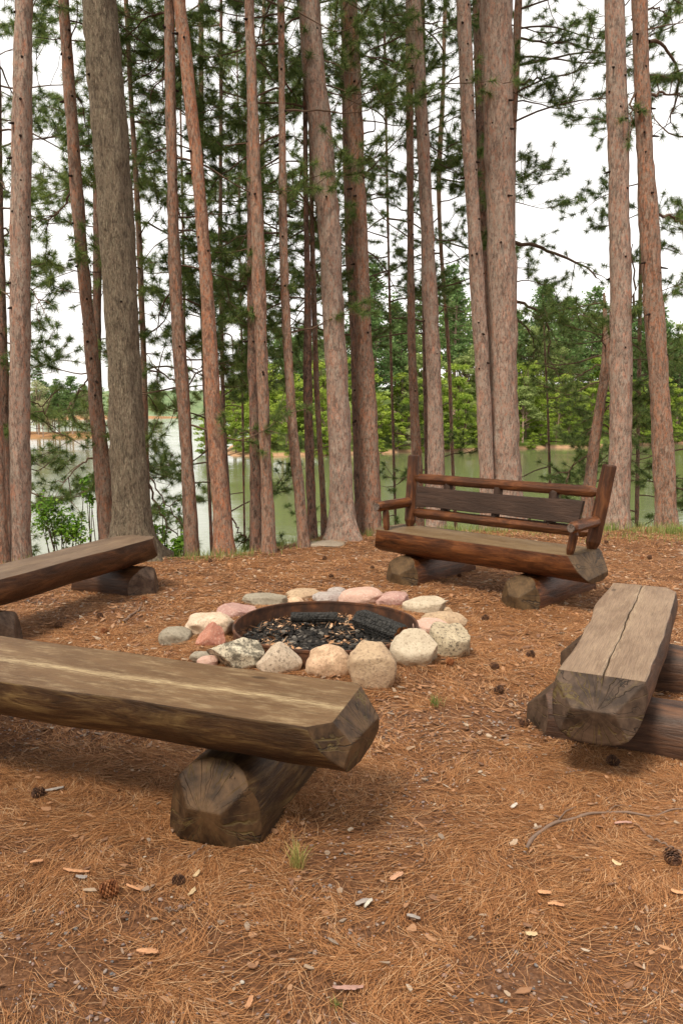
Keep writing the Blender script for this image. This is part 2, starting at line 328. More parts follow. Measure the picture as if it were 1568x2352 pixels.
def halflog(L,w,th,cuts,mats,seed=0,flip=False,wob=.012,groove=None,bulge=.02,name='seat',nx=64,power=.75):
    """half log along X. flip False: flat face up at z=0, round below; True: flat below z=0, round above."""
    xs=np.linspace(-L/2-.02,L/2+.02,nx); nt=9
    prof=[]
    us=list(np.linspace(-1,1,nt))
    if groove: us=sorted(us+[-.03,.03]) 
    for u_ in us: prof.append((u_*w/2,0.0,1))
    ts=np.linspace(0,math.pi,19)[1:-1]
    for a_ in ts: 
        cy=math.copysign(abs(math.cos(a_))**power,math.cos(a_)); prof.append(((w/2+bulge*math.sin(a_)**.5)*cy,-th*math.sin(a_)**.82,0))
    n=len(prof); V=[]
    py=np.array([p_[0] for p_ in prof]); pz=np.array([p_[1] for p_ in prof])
    for i,x in enumerate(xs):
        nn=n3(np.full(n,x*2.3),py*3,pz*3,seed); n2=n3(np.full(n,x*7),py*14,pz*14,seed+5)
        yy=py*(1+0*nn)+np.sign(py)*(nn*wob*1.5+n2*wob*.4)*np.clip(np.abs(py)/(w/2),0,1)
        zz=pz*(1+.06*nn)+np.where(pz<0,n2*wob*.6,0)+.0018*n3(np.full(n,x*3),py*9,0,seed+9)
        if groove:
            go=groove(x)
            m=n//1
            j=[k for k in range(n) if abs(us[k] if k<len(us) else 9)<1e-9][0]
            c0=go[0]; wd=go[1]; yy[j]=c0; zz[j]=-go[2]; yy[j-1]=c0-wd; yy[j+1]=c0+wd; zz[j-1]=zz[j+1]=0
        V.append(np.stack([np.full(n,x),yy,zz],-1))
    V=np.concatenate(V)
    if flip: V[:,2]*=-1
    bm=bmesh.new(); vs=[bm.verts.new(v_) for v_ in V]
    nflat=len(us)
    for i in range(nx-1):
        for j in range(n):
            k=(j+1)%n; q=[vs[i*n+j],vs[i*n+k],vs[(i+1)*n+k],vs[(i+1)*n+j]]
            if flip: q=q[::-1]
            f=bm.faces.new(q[::-1]); f.material_index=1 if (j<nflat-1) else 0; f.smooth=True
    if flip:
        for f in bm.faces: f.material_index=0
    for i,o in ((0,1),(nx-1,-1)):
        f=bm.faces.new([vs[i*n+j] for j in range(n)]); f.material_index=2
    for co,no in cuts:
        no=Vector(no).normalized(); co=Vector(co)
        bmesh.ops.bisect_plane(bm,geom=bm.verts[:]+bm.edges[:]+bm.faces[:],plane_co=co,plane_no=no,clear_outer=True,dist=1e-5)
        bd=[e for e in bm.edges if len(e.link_faces)==1]
        before=set(bm.faces)
        bmesh.ops.holes_fill(bm,edges=bd,sides=0)
        for f in bm.faces:
            if f not in before: f.material_index=2; f.smooth=False
    bmesh.ops.recalc_face_normals(bm,faces=bm.faces)
    for e in bm.edges:
        if len(e.link_faces)==2 and (e.calc_face_angle(0)>.45): e.smooth=False
    me=bpy.data.meshes.new(name); bm.to_mesh(me); bm.free()
    for m in mats: me.materials.append(m)
    return me
def endcuts(sgn,X,w,th,top=(.11,.5),side=(.10,.35),tilt=.05,sidez=.3,bottom=None,zs=1):
    """facets at one end. top=(depth back along the top, fraction of thickness it comes down)"""
    c=[((sgn*X,0,0),(sgn,0,-tilt*zs))]
    a,fr=top; c.append(((sgn*(X-a),0,0),(th*fr,0,sgn*a*1.0) if False else (sgn*th*fr,0,a*zs)))
    a,fr=side
    for s in (-1,1):
        c.append(((sgn*(X-a),s*w/2,0),(sgn*w*fr,s*a,sidez*a*zs)))
    return c
def tcut(p,n): return (p,n)

# support log: flat underside on the ground, round top
def support(L,w,h,mats,seed,ends=((.10,.45),(.10,.45)),sidec=(.08,.3)):
    cuts=[]
    for s,(a,fr) in zip((-1,1),ends):
        cuts.append(((s*L/2,0,0),(s,0,-.06)))
        # top facet: starts a back along the ridge, meets the front face at (1-fr) of the height
        cuts.append(((s*(L/2-a),0,h),(s*h*fr,0,a)))
        for q in (-1,1): cuts.append(((s*(L/2-sidec[0]),q*w/2,.0),(s*w*sidec[1],q*sidec[0],.25*sidec[0])))
    return halflog(L,w,h,cuts,mats,seed,flip=True,wob=.010,bulge=.012,name='support_log',nx=30,power=.8)

WM_near=wood_mats('wood_near',(.135,.075,.036),(.19,.112,.056),.75,(.024,.012,.006),(.070,.034,.014),(.20,.125,.050),(.030,.015,.007),(.115,.062,.028),.42,moss=(.115,.08,.03),sy=-.02,swid=.058)
WM_back=wood_mats('wood_back',(.13,.08,.04),(.19,.125,.066),.35,(.026,.010,.005),(.11,.037,.013),(.22,.082,.028),(.06,.035,.017),(.125,.075,.036),.30,moss=(.03,.02,.013),streak_col=(.42,.32,.2),sy=-.16,swid=.05)
WM_left=wood_mats('wood_left',(.125,.08,.052),(.20,.135,.09),.15,(.028,.012,.006),(.070,.028,.012),(.15,.066,.028),(.055,.03,.02),(.14,.09,.062),.32,moss=(.03,.022,.018))
WM_right=wood_mats('wood_right',(.20,.13,.085),(.29,.20,.135),.45,(.028,.014,.009),(.07,.035,.022),(.16,.075,.04),(.034,.020,.013),(.105,.066,.044),.42,moss=(.115,.08,.03),streak_col=(.5,.38,.25),sy=.0,swid=.05)

def bench(label,O,ang,seat_me,topz,supports,mats,cat='bench'):
    r=empty('log_bench',(O[0],O[1],0),ang); tag(r,label,cat)
    link('seat',seat_me,r,(0,0,topz))
    for (x,y,me,rz) in supports: link('support_log',me,r,(x,y,-.012),(0,0,rz))
    return r
# near bench
e=np.array([.9367,-.3502]); n_=np.array([.3502,.9367]); c=(-2.085)*e+2.505*n_
L=2.50;w=.46;th=.195;X=L/2
cuts=[((X,0,0),(1,0,-.16)),((X-.085,0,0),(.72,.05,.62)),((X-.15,-w/2,0),(.62,-.62,.42)),((X-.13,w/2,0),(.62,.72,.25)),((X-.02,0,-th),(.7,0,-.7)),
      ((-X,0,0),(-1,0,-.1)),((-X+.12,0,0),(-.6,0,.8)),((-X+.1,-w/2,0),(-.6,-.8,.2))]
me=halflog(L,w,th,cuts,WM_near,seed=3,wob=.012)
s1=support(.92,.345,.27,WM_near,4,((.14,.52),(.1,.5)),(.055,.20)); s2=support(.98,.33,.275,WM_near,6)
bench('brown half-log bench in the foreground with a pale streak along its seat',c,R(-20.5),me,.455,
      [(.73,.21,s1,R(91)),(-.98,.17,s2,R(88))],WM_near)
# right bench
e=np.array([.438,.899]); ang=math.atan2(.899,.438); n_=np.array([-.899,.438]); c=4.02*e+.41*n_
def gr(x):
    return (.004+.009*math.sin(x*1.7)+.003*math.sin(x*9)+.0015*math.sin(x*31),.0016+.0022*abs(math.sin(x*3+1)),.035)
L=1.92;w=.355;th=.235;X=L/2
cuts=[((-X,0,0),(-1,0,-.14)),((-X+.15,0,0),(-.60,0,.80)),((-X+.16,-w/2,0),(-.70,-.72,.25)),((-X+.13,w/2,0),(-.72,.72,.20)),
      ((X,0,0),(1,0,0)),((X-.1,-w/2,0),(.5,-.8,.1))]
me=halflog(L,w,th,cuts,WM_right,seed=11,wob=.016,groove=gr,bulge=.03,power=.7)
s1=support(.82,.30,.22,WM_right,14,((.12,.5),(.12,.5)),(.10,.4)); s2=support(.82,.30,.22,WM_right,15,((.12,.5),(.12,.5)),(.10,.4))
bench('pale grey-brown half-log bench at the right with a long crack down its seat',c,ang,me,.425,
      [(-.385,-.03,s1,R(89)),(.50,-.02,s2,R(91))],WM_right)
# left bench
e=np.array([.36,.933]); ang=math.atan2(.933,.36); n_=np.array([-.933,.36]); c=4.45*e+3.86*n_
L=2.06;w=.345;th=.20;X=L/2
cuts=[((X,0,0),(1,0,-.05)),((X-.05,0,0),(.85,0,.5)),((X-.13,-w/2,0),(.45,-.85,.15)),((X-.16,w/2,0),(.5,.8,.2)),((X-.1,0,-th),(.6,0,-.8)),((-X,0,0),(-1,0,0)),((-X+.1,0,0),(-.6,0,.8))]
me=halflog(L,w,th,cuts,WM_left,seed=21,wob=.014,bulge=.025)
s1=support(.80,.36,.235,WM_left,24,((.11,.5),(.11,.5)),(.10,.45)); s2=support(.85,.34,.235,WM_left,25,((.11,.5),(.11,.5)),(.10,.45))
bench('dark brown half-log bench at the left edge beside the thick grey pine',c,ang,me,.43,
      [(.78,.12,s1,R(86)),(-.71,.17,s2,R(90))],WM_left)
# back bench with backrest
e=np.array([.731,-.682]); ang=math.atan2(-.682,.731); O=(1.139,6.321)
L=2.0;w=.44;th=.21;X=L/2
cuts=[((X,0,0),(1,0,-.12)),((X-.14,0,0),(.72,-.05,.55)),((X-.13,-w/2,0),(.62,-.75,.25)),((X-.10,w/2,0),(.7,.7,.1)),((X-.03,0,-th),(.7,0,-.7)),
      ((-X,0,0),(-1,0,.22)),((-X+.06,-w/2,0),(-.75,-.6,.1)),((-X+.05,w/2,0),(-.6,.8,.1)),((-X+.05,0,-th),(-.7,0,-.6))]
me=halflog(L,w,th,cuts,WM_back,seed=31,wob=.010,bulge=.02)
s1=support(1.02,.33,.235,WM_back,34,((.15,.55),(.1,.5)),(.07,.28)); s2=support(1.04,.33,.235,WM_back,35,((.16,.58),(.1,.5)),(.08,.28))
BR=bench('red-brown log bench with a railed backrest and armrests beyond the fire ring',O,ang,me,.425,
      [(-.655,.21,s1,R(90)),(.49,.22,s2,R(88))],WM_back)
def pole(name,p0,p1,r,parent,mats,t0=.05,t1=.05,q0=.55,q1=.55,sides=9,seed=0,n=14):
    p0=np.array(p0,float);p1=np.array(p1,float); Ln=np.linalg.norm(p1-p0)
    # built along local X so the grain follows the pole, then turned into place
    xs=np.concatenate([[0,t0],np.linspace(t0,Ln-t1,n)[1:-1],[Ln-t1,Ln]]); rr=np.full(len(xs),r); rr[0]=r*q0; rr[-1]=r*q1
    mbx=MB(); th=np.linspace(0,2*math.pi,sides,endpoint=False)+seed
    rad=rr[:,None]*(1+.07*n3(xs[:,None]*5+0*th[None,:],np.cos(th)[None,:]*1.5+0*xs[:,None],np.sin(th)[None,:]*1.5+0*xs[:,None],seed+40))
    V=np.stack([np.broadcast_to(xs[:,None],rad.shape),rad*np.cos(th),rad*np.sin(th)],-1).reshape(-1,3)
    i=np.arange(len(xs)-1)[:,None]*sides; j=np.arange(sides)[None,:]; k=(j+1)%sides
    Fq=np.stack([i+j,i+k,i+sides+k,i+sides+j],-1).reshape(-1,4)
    mbx.add(V,[(Fq,0),(np.arange(sides)[::-1][None],2),((len(xs)-1)*sides+np.arange(sides)[None],2)])
    o=link(name,mbx.mesh(name,mats,False),parent,tuple(p0)); d=Vector(p1-p0)
    o.rotation_mode='QUATERNION'; o.rotation_quaternion=d.to_track_quat('X','Z'); o.rotation_mode='XYZ' if False else 'QUATERNION'
    return o
Z=.425
WMp=[WM_back[0],WM_back[0],wood_mats('wood_pole_end',(.1,.08,.06),(.1,.08,.06),0,(.1,.08,.06),(.1,.08,.06),(.1,.08,.06),(.11,.08,.065),(.18,.14,.12),.4,moss=(.04,.03,.02))[2]]
PLb=np.array([-.865,.15,Z-.01]); PLt=np.array([-.925,.27,1.045]); PRb=np.array([.835,.18,Z-.01]); PRt=np.array([.895,.30,1.05])
def on(a,b,z): k=(z-a[2])/(b[2]-a[2]); return a+(b-a)*k
pole('back_post',PLb,PLt,.052,BR,WMp,.06,.012,.6,.85,8,1); pole('back_post',PRb,PRt,.056,BR,WMp,.06,.012,.6,.9,8,2)
for z,nm,r in ((.845,'back_rail',.044),(.545,'back_rail',.046)):
    a_=on(PLb,PLt,z)+np.array([.03,0,0]); b_=on(PRb,PRt,z)-np.array([.03,0,0]); pole(nm,a_,b_,r,BR,WMp,.06,.06,.45,.45,9,z*7,26)
def plank(name,x0,x1,z0,z1,yf,thk,parent,mats,seed):
    xs=np.linspace(x0,x1,34); V=[]
    for x in xs:
        a0=z0+.008*n3(np.array([x*5]),0,0,seed)[0]; a1=z1+.008*n3(np.array([x*5]),3,0,seed)[0]
        for zz,dy in ((a0,0),(a1,0),(a1,thk),(a0,thk)):
            V.append((x+ (zz-z0)*.10*(1 if x>0 else -1)*(abs(x)/abs(x1)),yf(zz)+dy,zz))
    V=np.array(V); i=np.arange(33)[:,None]*4; j=np.arange(4)[None,:];k=(j+1)%4
    Fq=np.stack([i+j,i+4+j,i+4+k,i+k],-1).reshape(-1,4); m=MB(); m.add(V,[(Fq,0),(np.array([[0,1,2,3]]),2),(33*4+np.array([[3,2,1,0]]),2)])
    return link(name,m.mesh(name,mats),parent)
WMk=wood_mats('wood_plank',(.05,.03,.02),(.07,.045,.03),0,(.028,.015,.010),(.045,.024,.016),(.065,.036,.024),(.05,.03,.02),(.06,.04,.03),.5)
plank('back_board',-.80,.735,.608,.775,lambda z:.148+(z-.6)*.2,.035,BR,WMk,51)
for x in (-.52,-.02,.48):
    a_=np.array([x,.195,.56]); b_=np.array([x,.245,.83]); pole('back_spacer',a_,b_,.040,BR,WMk,.01,.01,.9,.9,6,x)
for s,PB,PT_ in ((-1,PLb,PLt),(1,PRb,PRt)):
    za=.635; a_=on(PB,PT_,za); f_=a_+np.array([s*.015,-.455,-.005])
    pole('armrest',a_,f_,.045,BR,WMp,.05,.03,.55,.72,9,3+s)
    ft=f_+np.array([-s*.015,.10,-.02]); pole('arm_post',(ft[0]-s*.03,ft[1]-.02,Z-.01),ft,.031,BR,WMp,.045,.04,.6,.6,8,5+s,6)

# ------------------------------------------------------------------ fire ring, coals, charred wood, stones
t=NT('rusted_steel'); a=t.noise(t.coord((1,1,1)),7,5,.65); b=t.noise(t.coord((1,1,.3)),30,5,.7)
c_=t.ramp(a,[(.3,(.03,.016,.011)),(.5,(.08,.034,.019)),(.66,(.17,.065,.028)),(.8,(.26,.11,.045))]); c_=t.mix(t.ramp(b,[(.5,0.0),(.75,.6)]),c_,(.05,.035,.03))
M['rust']=t.fin(c_,.75,t.bump(b,.4,.003),.4)
ring=empty('fire_ring',(RC[0],RC[1],0)); tag(ring,'low rusted steel fire ring set inside the circle of stones','fire ring')
def ringmesh(prof,seg=96):
    th=np.linspace(0,2*math.pi,seg,endpoint=False); n=len(prof); V=[]
    for r_,z_ in prof: V.append(np.stack([r_*np.cos(th),r_*np.sin(th),z_+.004*np.sin(th*3+1)+0*th],-1))
    V=np.concatenate(V); i=np.arange(n)[:,None]*seg; i2=((np.arange(n)+1)%n)[:,None]*seg; j=np.arange(seg)[None,:]; k=(j+1)%seg
    return V,np.stack([i+j,i+k,i2+k,i2+j],-1).reshape(-1,4)
V,Fq=ringmesh([(RR-.006,-.08),(RR-.006,.130),(RR,.133),(RR,-.08)]); m=MB(); m.add(V,[(Fq,0)]); link('ring_wall',m.mesh('ring_wall',[M['rust']],False),ring)
V,Fq=ringmesh([(RR-.009,.122),(RR-.009,.136),(RR+.005,.136),(RR+.005,.122)]); m=MB(); m.add(V,[(Fq,0)]); link('ring_rim',m.mesh('ring_rim',[M['rust']],False),ring)
# ash and coals
mb=MB()
def disc(n,rm): r_=rm*np.sqrt(rng.uniform(0,1,n)); a_=rng.uniform(0,6.28,n); return RC[0]+r_*np.cos(a_),RC[1]+r_*np.sin(a_)
x,y=disc(3600,RR-.03); s=rng.uniform(.006,.021,len(x)); zz=.020+.02*fbm(x*5,y*5,0,61,2)+rng.uniform(0,.014,len(x)); scatter_ico(mb,x,y,zz,s,.8)
M['coal']=island_mat('coal',[(0,(.006,.0055,.005)),(.6,(.020,.017,.015)),(.88,(.05,.043,.037)),(1,(.17,.15,.13))],.75,0,spec=.25)
tag(link('charcoal',mb.mesh('charcoal',[M['coal']])),'bed of black charcoal lumps filling the fire ring','charcoal',kind='stuff')
mb=MB(); x,y=disc(1000,RR-.05); k=(fbm(x*5,y*5,0,70,2)>-.05); x,y=x[k],y[k]; n=len(x)
ang_=rng.uniform(0,6.28,n); L_=rng.uniform(.03,.11,n); wd=np.where(rng.uniform(0,1,n)<.35,rng.uniform(.008,.022,n),.003); L_=np.where(wd>.005,L_*.5,L_)
zz=.052+.02*fbm(x*5,y*5,0,61,2)+rng.uniform(0,.012,n); tl=rng.normal(0,.25,n); dx=np.cos(ang_)*L_/2;dy=np.sin(ang_)*L_/2;nx=-np.sin(ang_)*wd/2;ny=np.cos(ang_)*wd/2;dz=tl*L_/2
V=np.stack([np.stack([x-dx,y-dy,zz-dz],-1),np.stack([x+nx,y+ny,zz+wd*.3],-1),np.stack([x+dx,y+dy,zz+dz],-1),np.stack([x-nx,y-ny,zz],-1)],1).reshape(-1,3)
mb.add(V,[(np.arange(n)[:,None]*4+np.array([[0,3,2,1]]),0)])
M['leafbits']=island_mat('leaf_bits',[(0,(.25,.12,.06)),(.5,(.45,.24,.12)),(1,(.6,.42,.28))],.8)
tag(link('dry_leaf_debris',mb.mesh('dry_leaf_debris',[M['leafbits']])),'dry leaf scraps and needles lying on the charcoal','leaf debris',kind='stuff')
# charred logs: blocky alligator cracking is modelled in the mesh
t=NT('char'); b=t.noise(t.coord(),45,5,.6); c_=t.ramp(b,[(.35,(.008,.008,.008)),(.55,(.032,.030,.028)),(.78,(.085,.08,.075))]); M['char']=t.fin(c_,.65,t.bump(b,.5,.004),.3)
t=NT('charred_end'); b=t.noise(t.coord(),22,5,.7); c_=t.ramp(b,[(.35,(.03,.014,.008)),(.55,(.22,.075,.02)),(.75,(.35,.14,.04))]); M['charend']=t.fin(c_,.8,t.bump(b,.5,.004),.2)
def charlog(p0,p1,prof,cell,depth,label,seed):
    p0=np.array(p0);p1=np.array(p1);Ln=np.linalg.norm(p1-p0); nx=int(Ln/cell*5); prof=np.array(prof); 
    # resample closed profile
    pp=np.vstack([prof,prof[:1]]); sg=np.r_[0,np.cumsum(np.linalg.norm(np.diff(pp,axis=0),axis=1))]; per=sg[-1]; nt=int(per/cell*5)
    s_=np.linspace(0,per,nt,endpoint=False); py=np.interp(s_,sg,pp[:,0]); pz=np.interp(s_,sg,pp[:,1])
    xs=np.linspace(0,Ln,nx); XX,SS=np.meshgrid(xs,s_,indexing='ij'); PYm=py[None]+0*XX; PZm=pz[None]+0*XX
    u_=XX/cell*(1+.15*n3(XX*6,SS*9,2,seed))+.8*n3(XX*16,SS*16,0,seed); row=np.floor(SS/cell/1.0); u_=u_+.5*(row%2); v_=SS/cell+.3*n3(XX*15,SS*15,3,seed)
    fu=np.abs((u_%1)-.5)*2; fv=np.abs((v_%1)-.5)*2; crack=np.maximum(np.clip((fu-.72)/.28,0,1),np.clip((fv-.75)/.25,0,1)*.8)
    endt=np.clip(np.minimum(XX,Ln-XX)/.02,0,1)**.5*.12+.88
    rad=np.hypot(PYm,PZm); k=(1-depth*crack/rad+.05*n3(XX*12,SS*12,7,seed))*endt
    V=np.stack([XX,PYm*k,PZm*k],-1).reshape(-1,3)
    i=np.arange(nx-1)[:,None]*nt; j=np.arange(nt)[None,:]; kk=(j+1)%nt
    m=MB(); m.add(V,[(np.stack([i+j,i+kk,i+nt+kk,i+nt+j],-1).reshape(-1,4),0),(np.arange(nt)[::-1][None],0),((nx-1)*nt+np.arange(nt)[None],1)])
    o=link('charred_log',m.mesh('charred_log',[M['char'],M['charend']],False),None,tuple(p0)); d=Vector(p1-p0); o.rotation_mode='QUATERNION'; o.rotation_quaternion=d.to_track_quat('X','Z')
    tag(o,label,'burnt log')
th=np.linspace(0,2*math.pi,12,endpoint=False)
a_=P(668,1422,.085); b_=P(775,1422,.085)
charlog((a_[0],a_[1],.098),(b_[0],b_[1],.098),[(.036*math.cos(q),.036*math.sin(q)) for q in th],.022,.006,'slim charred stick lying at the back of the fire ring',3)
a_=P(827,1421,.10); b_=P(924,1455,.10)
charlog((a_[0],a_[1],.100),(b_[0],b_[1],.088),[(.068,-.055),(.075,.022),(.034,.060),(-.038,.063),(-.080,.012),(-.060,-.055)],.023,.009,'thick blackened log with an orange unburnt end inside the fire ring',5)

def stone_mat(name,a,b,sp1=(.10,.08,.07),amt=.5,stain=None,stainamt=0,scale=1):
    t=NT(name); n1=t.noise(t.coord(),7*scale,5,.65); n2=t.noise(t.coord(),62,5,.75); n3_=t.noise(t.coord(loc=(3,1,2)),28,4,.7)
    c=t.mix(t.ramp(n1,[(.38,0.0),(.64,1.0)]),a,b)
    c=t.mix(t.ramp(n2,[(.52,0.0),(.60,amt)]),c,sp1)
    c=t.mix(t.ramp(n3_,[(.58,0.0),(.72,.5)]),c,tuple(min(.85,x*1.4) for x in a))
    if stain:
        ge=t.n('ShaderNodeTexCoord'); 
        c=t.mix(t.math('MULTIPLY',t.ramp(t.noise(t.coord(loc=(9,4,1)),13,6,.75),[(.46,0.0),(.58,1.0)]),stainamt),c,stain)
    return t.fin(c,.85,t.bump(t.math('ADD',n2,t.math('MULTIPLY',n1,1.5)),.8,.010),.2)
ico=bmesh.new(); bmesh.ops.create_icosphere(ico,subdivisions=5,radius=1); SV=np.array([v.co[:] for v in ico.verts]); SF=np.array([[v.index for v in f.verts] for f in ico.faces]); ico.free()
def stone(u0,u1,v0,v1,label,mat,seed,ypush=0,boxy=.55,planes=(),depth=None,zc=.42,name='stone',tiltx=0,wsc=1.0,noise=.09,vg=None):
    """u0..u1, v0..v1: where the stone shows; base v1 on the ground"""
    uc=(u0+u1)/2; gx,gy=P(uc,v1,.0); D=gy+.1; w=(u1-u0)/F*D*1.02*wsc; d=depth if depth else w*.8
    # visible height combines depth and true height
    g0=float(ground(gx,gy)); gx,gy=P(uc,v1,g0); ztop=PY(uc,v0,gy+d*.55)[2]; h=max(ztop-g0,.03)*1.35; w*=1.15; d*=1.10
    r_=np.random.default_rng(seed); p=SV.copy()
    p=np.sign(p)*np.abs(p)**(1-.35*boxy)                       # squarer than a ball
    for k in range(9):                                          # knock flats onto it
        nn=r_.normal(size=3); nn/=np.linalg.norm(nn); dd=r_.uniform(.78,1.0); s_=p@nn; p=p-np.clip(s_-dd,0,None)[:,None]*nn*.7
    for nn,dd in planes:
        nn=np.array(nn,float); nn/=np.linalg.norm(nn); s_=p@nn; p=p-np.clip(s_-dd,0,None)[:,None]*nn
    nz=fbm(p[:,0]*1.2,p[:,1]*1.2,p[:,2]*1.2,seed,3)*noise+fbm(p[:,0]*5,p[:,1]*5,p[:,2]*5,seed+3,2)*.018
    p=p*(1+nz)[:,None]; p=p-p.mean(0); p/=np.abs(p).max(0)
    V=p*np.array([w/2,d/2,h/2]); V[:,2]+=h*.235
    g=g0; o=link(name,mesh_np(name,V,[(SF,0)],[mat],True),None,(gx*(gy+d*.42)/gy,gy+d*.42+ypush,g-.012),(0,0,math.atan2(-gx,gy)*0))
    tag(o,label,'stone',None if name!='stone' else 'stones set around the fire ring'); return o
cream=stone_mat('stone_cream',(.70,.54,.41),(.56,.41,.29),(.25,.17,.12),.5)
peach=stone_mat('stone_peach',(.72,.49,.33),(.60,.41,.27),(.22,.14,.09),.5,(.16,.10,.05),.35)
grey=stone_mat('stone_grey',(.36,.31,.24),(.27,.23,.175),(.14,.12,.09),.5)
redm=stone_mat('stone_red',(.50,.22,.15),(.36,.15,.11),(.60,.38,.30),.6)
purple=stone_mat('stone_purple',(.46,.28,.24),(.36,.20,.18),(.6,.45,.38),.6)
lich=stone_mat('stone_lichen',(.68,.60,.46),(.50,.43,.32),(.06,.05,.045),.9,(.07,.06,.045),.85)
egg=stone_mat('stone_egg',(.60,.48,.37),(.48,.38,.28),(.14,.11,.08),.7)
pinkg=stone_mat('stone_pink',(.60,.39,.31),(.48,.30,.24),(.65,.5,.42),.6)
gw=stone_mat('stone_greywhite',(.45,.40,.37),(.34,.27,.25),(.18,.14,.13),.5)
tan=stone_mat('stone_tan',(.52,.38,.25),(.42,.29,.19),(.2,.14,.1),.6)
spk=stone_mat('stone_speckled',(.52,.43,.30),(.40,.32,.22),(.10,.08,.06),.9)
flatc=stone_mat('stone_flatcream',(.58,.49,.37),(.46,.37,.27),(.22,.16,.11),.5)
S=[(370,438,1433,1481,'smooth olive grey stone lying apart at the left of the fire ring',grey,1,dict()),
(434,536,1395,1462,'large rounded cream stone on the left side of the fire ring',cream,2,dict(planes=[((-.3,0,1),.75)])),
(455,516,1424,1489,'upright brick-red stone leaning on the large cream stone',redm,3,dict(boxy=.2,planes=[((-1,-.3,.9),.45),((.7,-.6,.7),.6)],noise=.13)),
(502,585,1380,1424,'purple-red angular stone behind the large cream stone',purple,4,dict(planes=[((.5,0,1),.55)],noise=.13)),
(484,608,1460,1534,'white stone blotched black with lichen, left in the front row',lich,5,dict(boxy=.2,planes=[((-1,-.5,-.5),.55),((.6,-.3,1),.7),((-.6,.3,1),.75)],depth=.19)),
(596,687,1466,1550,'egg-shaped beige stone in the front row beside the lichen-blotched stone',egg,6,dict(boxy=.0,planes=[((-1,0,1.1),.6),((1,0,1.0),.66)],depth=.16)),
(561,655,1356,1392,'flat grey slab stone at the back left of the ring',grey,7,dict(planes=[((0,0,1),.5),((0,-1,.4),.7)],depth=.2,boxy=.9)),
(659,735,1348,1376,'low tan-capped stone behind the ring next to the grey slab stone',tan,8,dict()),
(654,695,1367,1387,'small flat peach stone tucked against the back of the rim',peach,9,dict()),
(457,499,1499,1530,'small pink stone at the left front behind the bench seat',pinkg,10,dict()),
(440,484,1490,1517,'half-buried dull green-grey stone at the left front',grey,11,dict()),
(707,801,1475,1558,'round peach-coloured boulder in the middle of the front row',peach,12,dict(boxy=.5,depth=.17)),
(803,902,1468,1571,'squarish tan stone in the front row, tallest of them',tan,13,dict(boxy=1.0,planes=[((0,-.4,1),.78)],depth=.17)),
(901,999,1441,1530,'blocky buff stone with a flat sloping top at the right front',flatc,14,dict(boxy=.9,planes=[((.15,-.55,1),.5),((1,-.4,-.3),.75)],depth=.22)),
(990,1070,1424,1506,'black-and-cream speckled stone at the right end of the ring',spk,15,dict(boxy=.8,planes=[((.2,-.3,1),.6)],depth=.2)),
(950,1026,1418,1458,'salmon pink wedge stone lying flat between two buff stones on the right',pinkg,16,dict(planes=[((0,-.2,1),.55)],depth=.18)),
(967,1065,1399,1450,'long tan stone curving round the right side of the ring',tan,17,dict(depth=.18)),
(928,1023,1363,1410,'flat-topped cream stone at the back right corner of the ring',flatc,18,dict(boxy=1,planes=[((0,-.1,1),.55)],depth=.2)),
(865,940,1354,1392,'rose pink stone with white veins at the back beside the flat cream stone',purple,19,dict()),
(783,875,1346,1389,'broad pinkish stone at the middle of the back row',pinkg,20,dict()),
(719,790,1354,1384,'grey and white banded stone in the back row',gw,21,dict()),
(753,793,1344,1368,'small white stone peeking out behind the grey and white stone',gw,22,dict()),
(1016,1038,1390,1412,'thumb-sized tan stone just outside the back right corner',tan,23,dict())]
for u0,u1,v0,v1,lb,mt,sd,kw in S: stone(u0,u1,v0,v1,lb,mt,sd*13+1,**kw)
white=stone_mat('stone_white',(.7,.66,.58),(.6,.55,.48))
stone(1187,1205,1392,1404,'little white stone in front of the railed bench support',white,301,name='small_stone')
crestrock=stone_mat('stone_crest',(.34,.28,.22),(.26,.21,.16))
stone(700,795,1238,1258,'flat grey-brown rock at the foot of the stout central pine',crestrock,302,name='rock',boxy=.9,depth=.45)

# ------------------------------------------------------------------ trees
def px2w(w,Y,u,v): return w/F*np.linalg.norm(PY(u,v,Y)-np.array([0,0,H]))/2
def needles_tuft(C,D,n,ln,wd):
    """C centres (k,3), D directions (k,3) -> thin triangles"""
    k=len(C); C=np.repeat(C,n,0); D=np.repeat(D,n,0); r_=rng.normal(size=(k*n,3)); r_/=np.linalg.norm(r_,axis=1)[:,None]
    d=r_+D*.45; d/=np.linalg.norm(d,axis=1)[:,None]
    L=ln*rng.uniform(.65,1.1,(k*n,1)); b=C+D*rng.uniform(-.45,.25,(k*n,1))*ln*.8
    tip=b+d*L; tip[:,2]-=.1*L[:,0]
    s=np.cross(d,rng.normal(size=(k*n,3))); s/=np.linalg.norm(s,axis=1)[:,None]+1e-9; s*=wd/2
    V=np.stack([b+s*.8,b-s*.8,tip],1).reshape(-1,3)
    return V,np.arange(k*n*3).reshape(-1,3)
def polyl(pts,n):
    pts=np.asarray(pts,float); t_=np.r_[0,np.cumsum(np.linalg.norm(np.diff(pts,axis=0),axis=1))]; q=np.linspace(0,t_[-1],n)
    return np.stack([np.interp(q,t_,pts[:,i]) for i in range(3)],-1)
def smoothpts(p,it=2):
    for _ in range(it):
        q=p.copy(); q[1:-1]=(p[:-2]+2*p[1:-1]+p[2:])/4; p=q
    return p
